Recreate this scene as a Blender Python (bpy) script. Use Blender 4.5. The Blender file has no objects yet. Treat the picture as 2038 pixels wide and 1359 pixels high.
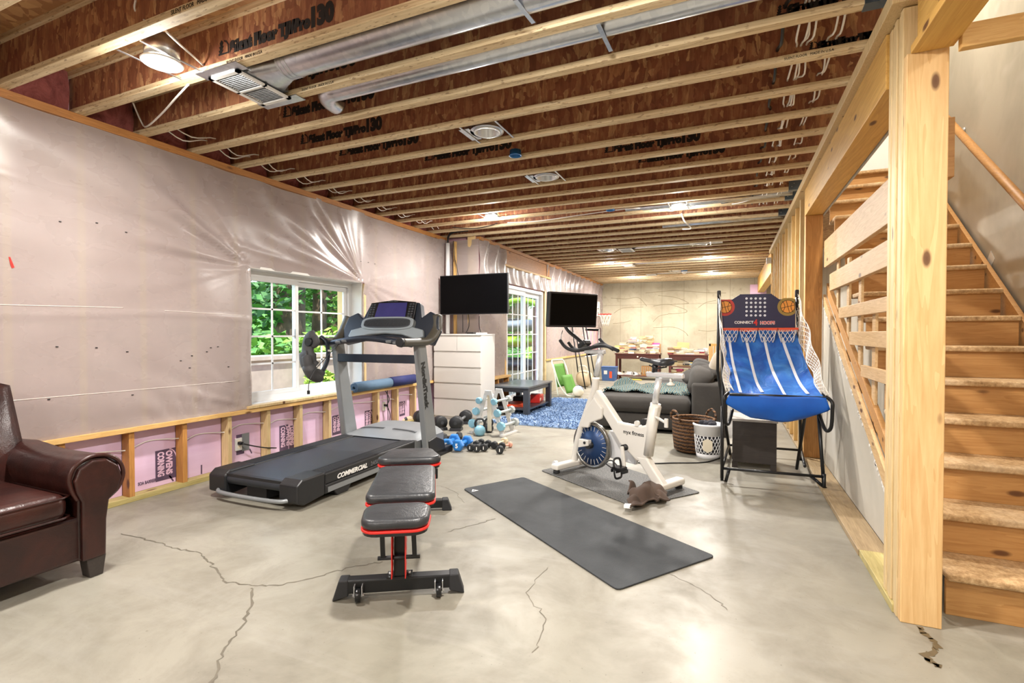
import bpy, math, random
from mathutils import Vector, Matrix, Euler
from math import pi, sin, cos, radians as R, sqrt, atan2
random.seed(7)
SC = bpy.context.scene
COL = SC.collection
# ------------------------------------------------------------------ camera
CAMZ = 1.28; YAW = R(23.6); PIT = R(-0.9); FPX = 992.4
_c, _s = cos(YAW), sin(YAW)
FW = Vector((-_s*cos(PIT), _c*cos(PIT), sin(PIT))); RT = Vector((_c, _s, 0)); UP = RT.cross(FW)
CAM = Vector((0, 0, CAMZ))
cam_d = bpy.data.cameras.new('camera'); cam = bpy.data.objects.new('camera', cam_d); COL.objects.link(cam)
cam.location = CAM; cam.rotation_euler = (R(90)+PIT, 0, YAW)
cam_d.sensor_width = 36; cam_d.sensor_fit = 'HORIZONTAL'; cam_d.lens = FPX/2038*36; cam_d.clip_start = .05; cam_d.clip_end = 200
SC.camera = cam
def ray(x, y): return FW + RT*((x-1019)/FPX) - UP*((y-679.5)/FPX)
def onZ(x, y, z=0.0): d = ray(x, y); return CAM + d*((z-CAMZ)/d.z)       # surveyed point at height z
def onX(x, y, v): d = ray(x, y); return CAM + d*(v/d.x)                  # surveyed point on the plane X = v
def onY(x, y, v): d = ray(x, y); return CAM + d*(v/d.y)
# ------------------------------------------------------------------ mesh builder
def mrot(rx=0, ry=0, rz=0): return Euler((rx, ry, rz)).to_matrix()
class MB:
    def __init__(s): s.v = []; s.f = []; s.sm = []
    def add(s, vs, fs, smooth=False, T=None):
        o = len(s.v)
        for p in vs:
            p = Vector(p)
            s.v.append(T @ p if T is not None else p)
        for f in fs: s.f.append([i+o for i in f]); s.sm.append(smooth)
        return s
    def box(s, a, b, T=None):
        (x0, y0, z0), (x1, y1, z1) = a, b
        if x0 > x1: x0, x1 = x1, x0
        if y0 > y1: y0, y1 = y1, y0
        if z0 > z1: z0, z1 = z1, z0
        vs = [(x0,y0,z0),(x1,y0,z0),(x1,y1,z0),(x0,y1,z0),(x0,y0,z1),(x1,y0,z1),(x1,y1,z1),(x0,y1,z1)]
        return s.add(vs, [(0,3,2,1),(4,5,6,7),(0,1,5,4),(1,2,6,5),(2,3,7,6),(3,0,4,7)], False, T)
    def cbox(s, c, d, rot=None):
        h = Vector(d)/2
        T = Matrix.Translation(Vector(c))
        if rot is not None: T = T @ rot.to_4x4()
        return s.box(-h, h, T)
    def bar(s, p, q, w, h, up=(0,0,1)):
        p, q = Vector(p), Vector(q); d = (q-p); L = d.length; d.normalize()
        u = Vector(up)
        if abs(d.dot(u)) > .999: u = Vector((0,1,0))
        x = d.cross(u).normalized(); z = x.cross(d)
        m = Matrix((x, d, z)).transposed().to_4x4(); m.translation = p
        return s.box((-w/2, 0, -h/2), (w/2, L, h/2), m)
    def cyl(s, p, q, r0, r1=None, n=16, caps=True, smooth=True):
        if r1 is None: r1 = r0
        p, q = Vector(p), Vector(q); d = (q-p).normalized()
        u = Vector((0,0,1)) if abs(d.z) < .95 else Vector((1,0,0))
        x = d.cross(u).normalized(); y = d.cross(x)
        vs = []
        for i in range(n):
            a = 2*pi*i/n; e = x*cos(a)+y*sin(a)
            vs += [p+e*r0, q+e*r1]
        s.add(vs, [(2*i, 2*((i+1)%n), 2*((i+1)%n)+1, 2*i+1) for i in range(n)], smooth)
        if caps: s.add([vs[2*i] for i in range(n)], [tuple(range(n))][::-1]); s.add([vs[2*i+1] for i in range(n)], [tuple(range(n-1, -1, -1))])
        return s
    def tube(s, pts, r, n=8, caps=True, closed=False, flat=None):
        pts = [Vector(p) for p in pts]; m = len(pts)
        rs = r if isinstance(r, (list, tuple)) else [r]*m
        vs = []; pu = None
        for i, p in enumerate(pts):
            if closed: t = pts[(i+1) % m]-pts[i-1]
            else: t = pts[min(i+1, m-1)]-pts[max(i-1, 0)]
            t.normalize()
            if pu is None:
                u = Vector((0,0,1)) if abs(t.z) < .9 else Vector((1,0,0))
                pu = (u - t*u.dot(t)).normalized()
            else:
                pu = pu - t*pu.dot(t)
                pu = pu.normalized() if pu.length > 1e-6 else t.orthogonal().normalized()
            w = t.cross(pu)
            for k in range(n):
                a = 2*pi*k/n
                vs.append(p + (pu*cos(a)*(flat or 1) + w*sin(a))*rs[i])
        fs = []
        for i in range(m if closed else m-1):
            for k in range(n):
                a, b = i*n+k, i*n+(k+1) % n; j = (i+1) % m
                fs.append((a, b, j*n+(k+1) % n, j*n+k))
        s.add(vs, fs, True)
        if caps and not closed:
            s.add(vs[:n], [tuple(range(n-1, -1, -1))]); s.add(vs[-n:], [tuple(range(n))])
        return s
    def lathe(s, prof, c=(0,0,0), n=20, rot=None, smooth=True):
        T = Matrix.Translation(Vector(c))
        if rot is not None: T = T @ rot.to_4x4()
        vs = []; fs = []; m = len(prof)
        for i in range(n):
            a = 2*pi*i/n
            for r, z in prof: vs.append((r*cos(a), r*sin(a), z))
        for i in range(n):
            j = (i+1) % n
            for k in range(m-1): fs.append((i*m+k, j*m+k, j*m+k+1, i*m+k+1))
        return s.add(vs, fs, smooth, T)
    def prism(s, out, d0, d1, T=None, axis='y', smooth=False):
        # outline in (u,v); extruded from d0 to d1 along axis
        n = len(out)
        def P(u, v, d):
            return (u, d, v) if axis == 'y' else ((d, u, v) if axis == 'x' else (u, v, d))
        vs = [P(u, v, d0) for u, v in out]+[P(u, v, d1) for u, v in out]
        fs = [(i, (i+1) % n, (i+1) % n+n, i+n) for i in range(n)]
        s.add(vs, fs, smooth, T)
        s.add(vs[:n], [tuple(range(n-1, -1, -1))], False, T); s.add(vs[n:], [tuple(range(n))], False, T)
        return s
    def ball(s, c, r, n=14, m=10, rot=None, pw=1.0):
        r = (r, r, r) if not hasattr(r, '__len__') else r
        T = Matrix.Translation(Vector(c))
        if rot is not None: T = T @ rot.to_4x4()
        def sp(x): return math.copysign(abs(x)**pw, x)
        vs = []; fs = []
        for j in range(m+1):
            t = pi*j/m
            for i in range(n):
                a = 2*pi*i/n
                vs.append((r[0]*sp(sin(t))*sp(cos(a)), r[1]*sp(sin(t))*sp(sin(a)), r[2]*sp(cos(t))))
        for j in range(m):
            for i in range(n):
                fs.append((j*n+i, (j+1)*n+i, (j+1)*n+(i+1) % n, j*n+(i+1) % n))
        return s.add(vs, fs, True, T)
    def grid(s, fn, nu, nv, smooth=True):
        vs = [fn(i/nu, j/nv) for j in range(nv+1) for i in range(nu+1)]
        fs = [(j*(nu+1)+i, j*(nu+1)+i+1, (j+1)*(nu+1)+i+1, (j+1)*(nu+1)+i) for j in range(nv) for i in range(nu)]
        return s.add([p for p in vs], fs, smooth)
    def build(s, name, mat, parent=None, bevel=0, seg=2, sub=0, solid=0, smooth=None):
        me = bpy.data.meshes.new(name)
        me.from_pydata([tuple(p) for p in s.v], [], s.f)
        me.polygons.foreach_set('use_smooth', [True]*len(s.f) if smooth else s.sm)
        me.update()
        import bmesh
        bm = bmesh.new(); bm.from_mesh(me)
        bmesh.ops.remove_doubles(bm, verts=bm.verts, dist=1e-5)
        if len(bm.faces) < 60000: bmesh.ops.recalc_face_normals(bm, faces=bm.faces)
        bm.to_mesh(me); bm.free()
        o = bpy.data.objects.new(name, me); COL.objects.link(o)
        if mat: me.materials.append(mat)
        if parent: o.parent = parent
        if solid:
            m = o.modifiers.new('solid', 'SOLIDIFY'); m.thickness = solid; m.offset = 0
        if bevel:
            m = o.modifiers.new('bevel', 'BEVEL'); m.width = bevel; m.segments = seg; m.limit_method = 'ANGLE'; m.angle_limit = R(40)
            m.harden_normals = False
        if sub:
            m = o.modifiers.new('sub', 'SUBSURF'); m.levels = sub; m.render_levels = sub
        return o
def catmull(pts, k=6, closed=False):
    pts = [Vector(p) for p in pts]; n = len(pts); out = []
    for i in range(n if closed else n-1):
        if closed: a, b, c, d = pts[i-1], pts[i], pts[(i+1) % n], pts[(i+2) % n]
        else: a, b, c, d = pts[max(i-1,0)], pts[i], pts[i+1], pts[min(i+2,n-1)]
        for j in range(k):
            t = j/k
            out.append(.5*((2*b)+(c-a)*t+(2*a-5*b+4*c-d)*t*t+(3*b-a-3*c+d)*t**3))
    if not closed: out.append(pts[-1])
    return out
def tag(o, label=None, cat=None, group=None, kind=None):
    if label: o['label'] = label
    if cat: o['category'] = cat
    if group: o['group'] = group
    if kind: o['kind'] = kind
    return o
def thing(name, label, cat, loc=(0,0,0), rz=0, group=None):
    o = bpy.data.objects.new(name, None); COL.objects.link(o); o.empty_display_size = .1
    o.location = loc; o.rotation_euler = (0, 0, rz)
    return tag(o, label, cat, group)
def dup(o, loc=None, rot=None, label=None, group=None, parent=None, scale=None):
    c = o.copy(); COL.objects.link(c)
    if parent is not None: c.parent = parent
    if loc is not None: c.location = loc
    if rot is not None: c.rotation_euler = rot if hasattr(rot, '__len__') else (0, 0, rot)
    if scale is not None: c.scale = (scale,)*3 if not hasattr(scale, '__len__') else scale
    if label: c['label'] = label
    if group: c['group'] = group
    for ch in list(o.children): dup(ch, parent=c)
    return c
def text(body, size, mat, loc, rot, parent=None, name='lettering', bold=0, align='LEFT', ext=.0006, sx=1, shear=0, valign='BOTTOM_BASELINE'):
    cu = bpy.data.curves.new(name, 'FONT'); cu.body = body; cu.size = size; cu.align_x = align; cu.align_y = valign
    cu.offset = bold; cu.extrude = ext; cu.shear = shear; cu.resolution_u = 3
    o = bpy.data.objects.new(name, cu); COL.objects.link(o); cu.materials.append(mat)
    o.location = loc; o.rotation_euler = rot; o.scale = (sx, 1, 1)
    if parent: o.parent = parent
    return o
ORD = ['first','second','third','fourth','fifth','sixth','seventh','eighth','ninth','tenth','eleventh','twelfth','thirteenth','fourteenth','fifteenth','sixteenth','seventeenth','eighteenth','nineteenth','twentieth']
def nth(i):
    if i < 20: return ORD[i]
    t = {2:'twenty',3:'thirty',4:'forty'}[(i+1)//10]
    return {2:'twentieth',3:'thirtieth',4:'fortieth'}[(i+1)//10] if (i+1) % 10 == 0 else t+'-'+ORD[(i+1) % 10-1]
# ------------------------------------------------------------------ materials
def lin(h):
    if isinstance(h, str):
        h = h.lstrip('#'); c = [int(h[i:i+2], 16)/255 for i in (0, 2, 4)]
    else: c = [x/255 for x in h]
    return tuple([x/12.92 if x <= .04045 else ((x+.055)/1.055)**2.4 for x in c])+(1,)
class NT:
    def __init__(s, name):
        s.m = bpy.data.materials.new(name); s.m.use_nodes = True; s.t = s.m.node_tree; s.t.nodes.clear()
        s.out = s.t.nodes.new('ShaderNodeOutputMaterial'); s.b = s.t.nodes.new('ShaderNodeBsdfPrincipled')
        s.t.links.new(s.b.outputs[0], s.out.inputs[0])
    def n(s, typ, **kw):
        nd = s.t.nodes.new(typ)
        for k, v in kw.items():
            if k.startswith('i_'):
                nd.inputs[k[2:].replace('_', ' ')].default_value = v
            else: setattr(nd, k, v)
        return nd
    def l(s, a, b): s.t.links.new(a, b)
    def coord(s, scale=(1,1,1), rnd=True, kind='Object', rot=(0,0,0)):
        tc = s.n('ShaderNodeTexCoord'); mp = s.n('ShaderNodeMapping'); mp.inputs['Scale'].default_value = scale; mp.inputs['Rotation'].default_value = rot
        src = tc.outputs[kind]
        if rnd:
            oi = s.n('ShaderNodeObjectInfo'); ml = s.n('ShaderNodeVectorMath', operation='SCALE'); cv = s.n('ShaderNodeCombineXYZ')
            for k in range(3): s.l(oi.outputs['Random'], cv.inputs[k])
            s.l(cv.outputs[0], ml.inputs[0]); ml.inputs['Scale'].default_value = 37.0
            ad = s.n('ShaderNodeVectorMath', operation='ADD'); s.l(src, ad.inputs[0]); s.l(ml.outputs[0], ad.inputs[1]); src = ad.outputs[0]
        s.l(src, mp.inputs[0]); return mp.outputs[0]
    def noise(s, v, scale, det=4, rough=.55, dist=0):
        nd = s.n('ShaderNodeTexNoise'); s.l(v, nd.inputs['Vector']); nd.inputs['Scale'].default_value = scale
        nd.inputs['Detail'].default_value = det; nd.inputs['Roughness'].default_value = rough; nd.inputs['Distortion'].default_value = dist
        return nd.outputs['Fac']
    def ramp(s, f, stops, interp='LINEAR'):
        nd = s.n('ShaderNodeValToRGB'); s.l(f, nd.inputs[0]); cr = nd.color_ramp; cr.interpolation = interp
        while len(cr.elements) < len(stops): cr.elements.new(.5)
        for e, (p, c) in zip(cr.elements, stops): e.position = p; e.color = c if len(c) == 4 else tuple(c)+(1,)
        return nd.outputs[0]
    def mix(s, f, a, b, mode='MIX'):
        nd = s.n('ShaderNodeMix', data_type='RGBA', blend_type=mode)
        if isinstance(f, (int, float)): nd.inputs[0].default_value = f
        else: s.l(f, nd.inputs[0])
        for k, q in ((6, a), (7, b)):
            if isinstance(q, tuple): nd.inputs[k].default_value = q
            else: s.l(q, nd.inputs[k])
        return nd.outputs[2]
    def math(s, op, a, b=None):
        nd = s.n('ShaderNodeMath', operation=op)
        for k, q in ((0, a), (1, b)):
            if q is None: continue
            if isinstance(q, (int, float)): nd.inputs[k].default_value = q
            else: s.l(q, nd.inputs[k])
        return nd.outputs[0]
    def bump(s, h, strength=.3, dist=.01):
        nd = s.n('ShaderNodeBump'); nd.inputs['Strength'].default_value = strength; nd.inputs['Distance'].default_value = dist
        s.l(h, nd.inputs['Height']); s.l(nd.outputs[0], s.b.inputs['Normal'])
    def col(s, c):
        if isinstance(c, tuple): s.b.inputs['Base Color'].default_value = c
        else: s.l(c, s.b.inputs['Base Color'])
    def set(s, **kw):
        for k, v in kw.items():
            i = s.b.inputs[k.replace('_', ' ')]
            if hasattr(v, 'links') or hasattr(v, 'is_linked'): s.l(v, i)
            else: i.default_value = v
        return s
_mc = {}
def plain(name, c, rough=.5, metal=0, var=.06, bscale=60, bstr=.05, spec=.5, sheen=0, coat=0):
    if name in _mc: return _mc[name]
    t = NT(name); v = t.coord(); n = t.noise(v, bscale, 3)
    c = lin(c)
    lo = tuple(x*(1-var) for x in c[:3])+(1,); hi = tuple(min(1, x*(1+var)) for x in c[:3])+(1,)
    n2 = t.noise(v, 7, 3)
    t.col(t.ramp(n2, [(.3, lo), (.7, hi)])); t.set(Roughness=rough, Metallic=metal)
    t.b.inputs['Specular IOR Level'].default_value = spec
    if sheen: t.b.inputs['Sheen Weight'].default_value = sheen
    if coat: t.b.inputs['Coat Weight'].default_value = coat; t.b.inputs['Coat Roughness'].default_value = .15
    if bstr: t.bump(n, bstr, .004)
    _mc[name] = t.m; return t.m
def emit(name, c, strength):
    t = NT(name); t.t.nodes.remove(t.b); e = t.n('ShaderNodeEmission'); e.inputs[0].default_value = lin(c); e.inputs[1].default_value = strength
    t.l(e.outputs[0], t.out.inputs[0]); return t.m
def wood(name, c1, c2, knot=None, grain=(1.2, 14, 14), axis='x', rough=.55, knots=True, kd=.09, contrast=1):
    """Sawn lumber: long streaks along the local axis, growth-ring bands, knots."""
    t = NT(name)
    sc = {'x': (grain[0], grain[1], grain[2]), 'y': (grain[1], grain[0], grain[2]), 'z': (grain[1], grain[2], grain[0])}[axis]
    v = t.coord(sc)
    n1 = t.noise(v, 1.0, 3, .5, .6); rings = t.math('MULTIPLY', n1, 9.0); rings = t.math('FRACT', rings)
    v2 = t.coord(tuple(q*3 for q in sc)); n2 = t.noise(v2, 2.5, 5, .6)
    f = t.math('ADD', t.math('MULTIPLY', rings, .26*contrast), t.math('MULTIPLY', n2, .74))
    c1, c2 = lin(c1), lin(c2)
    base = t.ramp(f, [(.15, c2), (.75, c1)])
    if knots:
        ksc = {'x': (4.5, 11, 11), 'y': (11, 4.5, 11), 'z': (11, 11, 4.5)}[axis]
        vk = t.coord(ksc); vo = t.n('ShaderNodeTexVoronoi'); t.l(vk, vo.inputs['Vector']); vo.inputs['Scale'].default_value = .72
        d = vo.outputs['Distance']; kf = t.ramp(d, [(0, (1,1,1)), (kd, (.9,.9,.9)), (kd*1.7, (0,0,0))])
        base = t.mix(kf, base, lin(knot or '#5a3418'))
    t.col(base); t.set(Roughness=rough); t.bump(f, .12, .003)
    return t.m
M = {}
# concrete floor: trowelled grey slab with blotches, faint sheen
t = NT('concrete_floor'); v = t.coord(rnd=False)
a = t.noise(v, .55, 4, .6, .8); b = t.noise(v, 2.6, 6, .65, .4); c = t.noise(v, 38, 4, .6)
vs = t.coord((.5, 2.2, 1), rnd=False, rot=(0,0,.6)); d = t.noise(vs, 1.6, 5, .6, 1.2)
base = t.ramp(a, [(.3, lin('#737063')), (.5, lin('#878377')), (.72, lin('#9a968b'))])
base = t.mix(t.ramp(b, [(.42, (0,0,0)), (.7, (.55,.55,.55))]), base, lin('#5e574b'))
base = t.mix(t.ramp(d, [(.52, (0,0,0)), (.75, (.4,.4,.4))]), base, lin('#9a978f'))
sp = t.ramp(t.noise(v, 70, 2), [(.70, (0,0,0)), (.74, (.45,.45,.45))]); base = t.mix(sp, base, lin('#4a443a'))
t.col(base); t.set(Roughness=t.ramp(b, [(.3, (.36,.36,.36)), (.7, (.58,.58,.58))])); t.bump(t.math('ADD', t.math('MULTIPLY', c, .25), b), .12, .01); M['floor'] = t.m
# poured wall
t = NT('concrete_wall'); v = t.coord(rnd=False); a = t.noise(v, .9, 5, .6, .5); b = t.noise(v, 5, 6, .65, 1.0)
base = t.ramp(a, [(.3, lin('#958d78')), (.52, lin('#aaa28c')), (.75, lin('#bab39f'))])
base = t.mix(t.ramp(b, [(.55, (0,0,0)), (.72, (.5,.5,.5))]), base, lin('#857c66'))
bk = t.n('ShaderNodeTexBrick'); tcv = t.coord((1,1,1), rnd=False, rot=(R(90),0,0)); t.l(tcv, bk.inputs['Vector']); bk.offset = 0; bk.inputs['Scale'].default_value = 1
bk.inputs['Brick Width'].default_value = .61; bk.inputs['Row Height'].default_value = 2.14; bk.inputs['Mortar Size'].default_value = .008; bk.inputs['Mortar Smooth'].default_value = .6
base = t.mix(t.math('MULTIPLY', bk.outputs['Fac'], .55), base, lin('#736a56'))
t.col(base); t.set(Roughness=.8); t.bump(t.math('SUBTRACT', b, t.math('MULTIPLY', bk.outputs['Fac'], .8)), .3, .01); M['cwall'] = t.m
# poly vapour barrier
t = NT('vapour_barrier'); v = t.coord(rnd=False); a = t.noise(v, 1.2, 3, .5, .5); b = t.noise(t.coord((.35, 1.6, 3.0), rnd=False), 2.6, 3, .5, .3)
t.col(t.ramp(a, [(.3, lin('#a79c98')), (.7, lin('#b3a9a5'))])); t.set(Roughness=t.ramp(b, [(.3, (.24,.24,.24)), (.75, (.33,.33,.33))]))
t.b.inputs['Specular IOR Level'].default_value = .7
t.bump(t.math('ADD', b, t.math('MULTIPLY', t.noise(v, 9, 3), .2)), .04, .02)
tr = t.n('ShaderNodeBsdfTransparent'); tr.inputs[0].default_value = (.95, .9, .9, 1); mx = t.n('ShaderNodeMixShader'); mx.inputs[0].default_value = .72
t.l(tr.outputs[0], mx.inputs[1]); t.l(t.b.outputs[0], mx.inputs[2]); t.l(mx.outputs[0], t.out.inputs[0]); M['poly'] = t.m
# pink batts with stud stripes behind the sheet
t = NT('pink_batts'); v = t.coord(rnd=False); a = t.noise(v, 6, 5, .6, .4)
sx_ = t.n('ShaderNodeSeparateXYZ'); t.l(v, sx_.inputs[0]); ph = t.math('FRACT', t.math('MULTIPLY', sx_.outputs['Y'], 1/.4064)); sm = t.math('LESS_THAN', ph, .11)
t.col(t.mix(sm, t.ramp(a, [(.3, lin('#a87f88')), (.7, lin('#cfa6ae'))]), lin('#d8bb86'))); t.set(Roughness=.95); t.bump(a, .4, .03); M['batt'] = t.m
t = NT('pink_fibreglass'); v = t.coord(rnd=False); a = t.noise(v, 9, 6, .7, .8)
t.col(t.ramp(a, [(.3, lin('#6d3330')), (.7, lin('#a55f58'))])); t.set(Roughness=1); t.bump(a, .8, .03); M['fibre'] = t.m
t = NT('pink_foam'); v = t.coord((1, .35, 4), rnd=False); a = t.noise(v, 2, 4, .5)
t.col(t.ramp(a, [(.3, lin('#d3b0cd')), (.7, lin('#e0c4de'))])); t.set(Roughness=.5); M['foam'] = t.m
# OSB web
t = NT('osb_web'); v = t.coord((9, 1, 3.2), rot=(0, .25, 0)); vo = t.n('ShaderNodeTexVoronoi'); n0 = t.noise(t.coord(), 7, 3)
ad = t.n('ShaderNodeVectorMath', operation='ADD'); t.l(v, ad.inputs[0]); t.l(n0, ad.inputs[1]); t.l(ad.outputs[0], vo.inputs['Vector']); vo.inputs['Scale'].default_value = 3.6
bw = t.n('ShaderNodeRGBToBW'); t.l(vo.outputs['Color'], bw.inputs[0])
fl = t.ramp(bw.outputs[0], [(.12, lin('#7a4a35')), (.4, lin('#986145')), (.68, lin('#b07b56')), (.9, lin('#d3a878'))])
st = t.noise(t.coord((60, 1, 9)), 1.2, 4, .6); fl = t.mix(t.ramp(st, [(.35, (.55,.55,.55)), (.6, (0,0,0))]), fl, lin('#6c412c'))
bl = t.noise(t.coord(), .9, 2); fl = t.mix(t.ramp(bl, [(.4, (.3,.3,.3)), (.65, (0,0,0))]), fl, lin('#85503d'))
t.col(fl); t.set(Roughness=.6); t.bump(st, .15, .004); M['osb'] = t.m
# flange
t = NT('laminated_flange'); v = t.coord((1.4, 26, 60)); a = t.noise(v, 1.6, 5, .6); sp = t.noise(t.coord((16, 60, 60)), 1.3, 2)
base = t.ramp(a, [(.3, lin('#b39a74')), (.55, lin('#d6c19a')), (.75, lin('#eaddbd'))])
base = t.mix(t.ramp(sp, [(.60, (0,0,0)), (.68, (.7,.7,.7))]), base, lin('#85684a')); t.col(base); t.set(Roughness=.65); t.bump(a, .15, .003); M['flange'] = t.m
t = NT('subfloor'); v = t.coord((1,1,1), rnd=False); vo = t.n('ShaderNodeTexVoronoi'); t.l(v, vo.inputs['Vector']); vo.inputs['Scale'].default_value = 20; bw = t.n('ShaderNodeRGBToBW'); t.l(vo.outputs['Color'], bw.inputs[0])
t.col(t.ramp(bw.outputs[0], [(.2, lin('#9d7048')), (.8, lin('#c9a06c'))])); t.set(Roughness=.7); M['subfloor'] = t.m
for nm, ax in (('pine_x','x'),('pine_y','y'),('pine_z','z')): M[nm] = wood(nm, '#dcb878', '#c0904e', axis=ax)
M['post'] = wood('post_pine', '#dfbd88', '#c69a62', axis='z', grain=(.7, 9, 9), knots=True, kd=.09)
M['oldpine'] = wood('weathered_pine', '#d9c193', '#b79a68', axis='z', grain=(.9, 18, 18))
M['header'] = wood('header_lumber', '#d6ab5c', '#b98a42', axis='y', grain=(.6, 8, 8))
M['guard'] = wood('guard_board_pine', '#d2b284', '#b08c5e', axis='y')
M['riser'] = wood('riser_pine', '#bd9058', '#a2713c', axis='x', grain=(1, 9, 12))
M['treated'] = wood('treated_plate', '#b9aa72', '#97894f', axis='y')
M['dirtyplate'] = wood('dusty_plate', '#a58f6c', '#7c6749', axis='y')
M['plate'] = wood('top_plate', '#b98146', '#8f5c2a', axis='y')
M['jackstud'] = wood('orange_stud', '#c58e4d', '#9d6a30', axis='z')
M['oak'] = wood('oak_rail', '#a9793f', '#7f5526', axis='y', knots=False)
t = NT('chipboard_tread'); v = t.coord(); a = t.noise(v, 45, 5, .7); b = t.noise(v, 2.5, 4, .6)
base = t.ramp(a, [(.3, lin('#8f6f48')), (.5, lin('#b5946a')), (.7, lin('#d1b48b'))]); base = t.mix(t.ramp(b, [(.45, (0,0,0)), (.7, (.45,.45,.45))]), base, lin('#d6c6ad'))
t.col(base); t.set(Roughness=.75); t.bump(a, .3, .004); M['tread'] = t.m
t = NT('mudded_drywall'); v = t.coord(rnd=False); a = t.noise(v, .8, 5, .6, 1.0); b = t.noise(v, 2.0, 2, .5, .5)
base = t.ramp(a, [(.35, lin('#a59f92')), (.6, lin('#b9b3a6'))]); base = t.mix(t.ramp(b, [(.60, (0,0,0)), (.70, (.35,.35,.35))]), base, lin('#c6c3bd')); t.col(base); t.set(Roughness=.8); t.bump(a, .1, .01); M['drywall'] = t.m
t = NT('galvanised'); v = t.coord(); vo = t.n('ShaderNodeTexVoronoi'); t.l(v, vo.inputs['Vector']); vo.inputs['Scale'].default_value = 30; bw = t.n('ShaderNodeRGBToBW'); t.l(vo.outputs['Color'], bw.inputs[0])
t.col(t.ramp(bw.outputs[0], [(.2, lin('#c3c8d0')), (.8, lin('#d2d6dc'))])); t.set(Metallic=1.0, Roughness=.28); M['galv'] = t.m
M['steel'] = plain('brushed_steel', '#cfd2d6', .33, .85, .05)
M['chrome'] = plain('chrome', '#e2e5e8', .25, .55, .02, bstr=0)
M['hanger'] = plain('joist_hanger_steel', '#5d6b78', .45, .9, .1)
M['rimsteel'] = plain('flywheel_rim_steel', '#85837e', .25, .8, .03, bstr=0)
M['white'] = plain('white_paint', '#d8d7d3', .4, 0, .02)
M['vinyl'] = plain('white_vinyl', '#dfe0e1', .35, 0, .01, bstr=0)
M['dresser'] = plain('white_dresser_foil', '#cdcac5', .45, 0, .01, bstr=0)
M['black'] = plain('black_plastic', '#1b1c1f', .42, 0, .1)
M['blackgloss'] = plain('black_gloss', '#101114', .28, 0, .05, bstr=0)
M['rubber'] = plain('black_rubber', '#222326', .7, 0, .1, 120, .15)
M['charcoal'] = plain('charcoal_plastic', '#3a3d42', .5, 0, .08)
M['silver'] = plain('silver_paint', '#84888b', .38, .25, .03, bstr=0)
M['blkmetal'] = plain('black_powdercoat', '#191a1c', .35, .2, .08, 200, .05)
M['red'] = plain('red_piping', '#d3241c', .45, 0, .05)
M['blueplastic'] = plain('blue_box_plastic', '#1f6fb4', .4, 0, .05)
M['wire'] = plain('white_cable', '#e4e1da', .45, 0, .03, bstr=0)
M['blackwire'] = plain('black_cable', '#17181a', .5, 0, .05, bstr=0)
M['stamp'] = plain('black_stamp_ink', '#1a1310', .8, 0, .05, bstr=0)
M['foamink'] = plain('plum_print_ink', '#54425a', .6, 0, .08, bstr=0)
M['pinkletter'] = plain('pale_pink_letters', '#dcb9cf', .6, 0, .02, bstr=0)
M['whiteletter'] = plain('white_lettering', '#f2f2f0', .5, 0, .01, bstr=0)
M['greyletter'] = plain('grey_lettering', '#6d7076', .5, 0, .02, bstr=0)
M['blackletter'] = plain('black_lettering', '#141516', .5, 0, .02, bstr=0)
M['lamp'] = emit('lamp_glow', '#fff3e0', 30)
t = NT('window_glass'); t.t.nodes.remove(t.b); g = t.n('ShaderNodeBsdfGlossy'); g.inputs['Roughness'].default_value = .03; tr = t.n('ShaderNodeBsdfTransparent'); tr.inputs[0].default_value = (.93,.97,.96,1)
fr = t.n('ShaderNodeFresnel'); fr.inputs[0].default_value = 1.35; mx = t.n('ShaderNodeMixShader'); ge = t.n('ShaderNodeNewGeometry'); t.l(t.math('MULTIPLY', fr.outputs[0], t.math('SUBTRACT', 1.0, ge.outputs['Backfacing'])), mx.inputs[0]); t.l(tr.outputs[0], mx.inputs[1]); t.l(g.outputs[0], mx.inputs[2]); t.l(mx.outputs[0], t.out.inputs[0]); M['glass'] = t.m
def leather(name, c, c2, rough=.32):
    t = NT(name); v = t.coord(); vo = t.n('ShaderNodeTexVoronoi'); t.l(v, vo.inputs['Vector']); vo.inputs['Scale'].default_value = 160
    a = t.noise(v, 5, 4, .6, .8); t.col(t.ramp(a, [(.35, lin(c)), (.75, lin(c2))])); t.set(Roughness=rough)
    w = t.noise(v, 11, 3, .5, 1.4); t.bump(t.math('ADD', t.math('MULTIPLY', vo.outputs['Distance'], .15), w), .2, .012); return t.m
M['leather'] = leather('brown_leather', '#230f0d', '#3c1b15')
M['vinylpad'] = leather('black_pad_vinyl', '#26282b', '#333539', .38)
def fabric(name, c, c2, scale=220, rough=.95, bs=.4, sheen=.04):
    t = NT(name); v = t.coord(); w = t.noise(v, scale, 2); a = t.noise(v, 3, 4, .6)
    t.col(t.ramp(a, [(.3, lin(c)), (.7, lin(c2))])); t.set(Roughness=rough); t.b.inputs['Sheen Weight'].default_value = sheen; t.bump(t.math('ADD', t.math('MULTIPLY', w, .3), a), bs, .01); return t.m
M['sofa'] = fabric('charcoal_sofa_cloth', '#2f2c29', '#3b3834')
M['browncloth'] = fabric('brown_fleece', '#3d3029', '#54443a')
M['greycloth'] = fabric('grey_padded_cloth', '#38383a', '#4a4a4c', rough=.7)
M['darkcloth'] = fabric('dark_laundry', '#1c1c22', '#34343c')
M['navymat'] = fabric('navy_yoga_mat', '#1d2458', '#262e6a', 120, .75, .2, 0)
M['bluemat'] = fabric('slate_blue_yoga_mat', '#4b647c', '#5c7790', 120, .75, .2, 0)
t = NT('exercise_mat'); v = t.coord(rnd=False); w = t.noise(v, 160, 3); a = t.noise(v, 3.5, 4, .6, .5)
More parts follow.
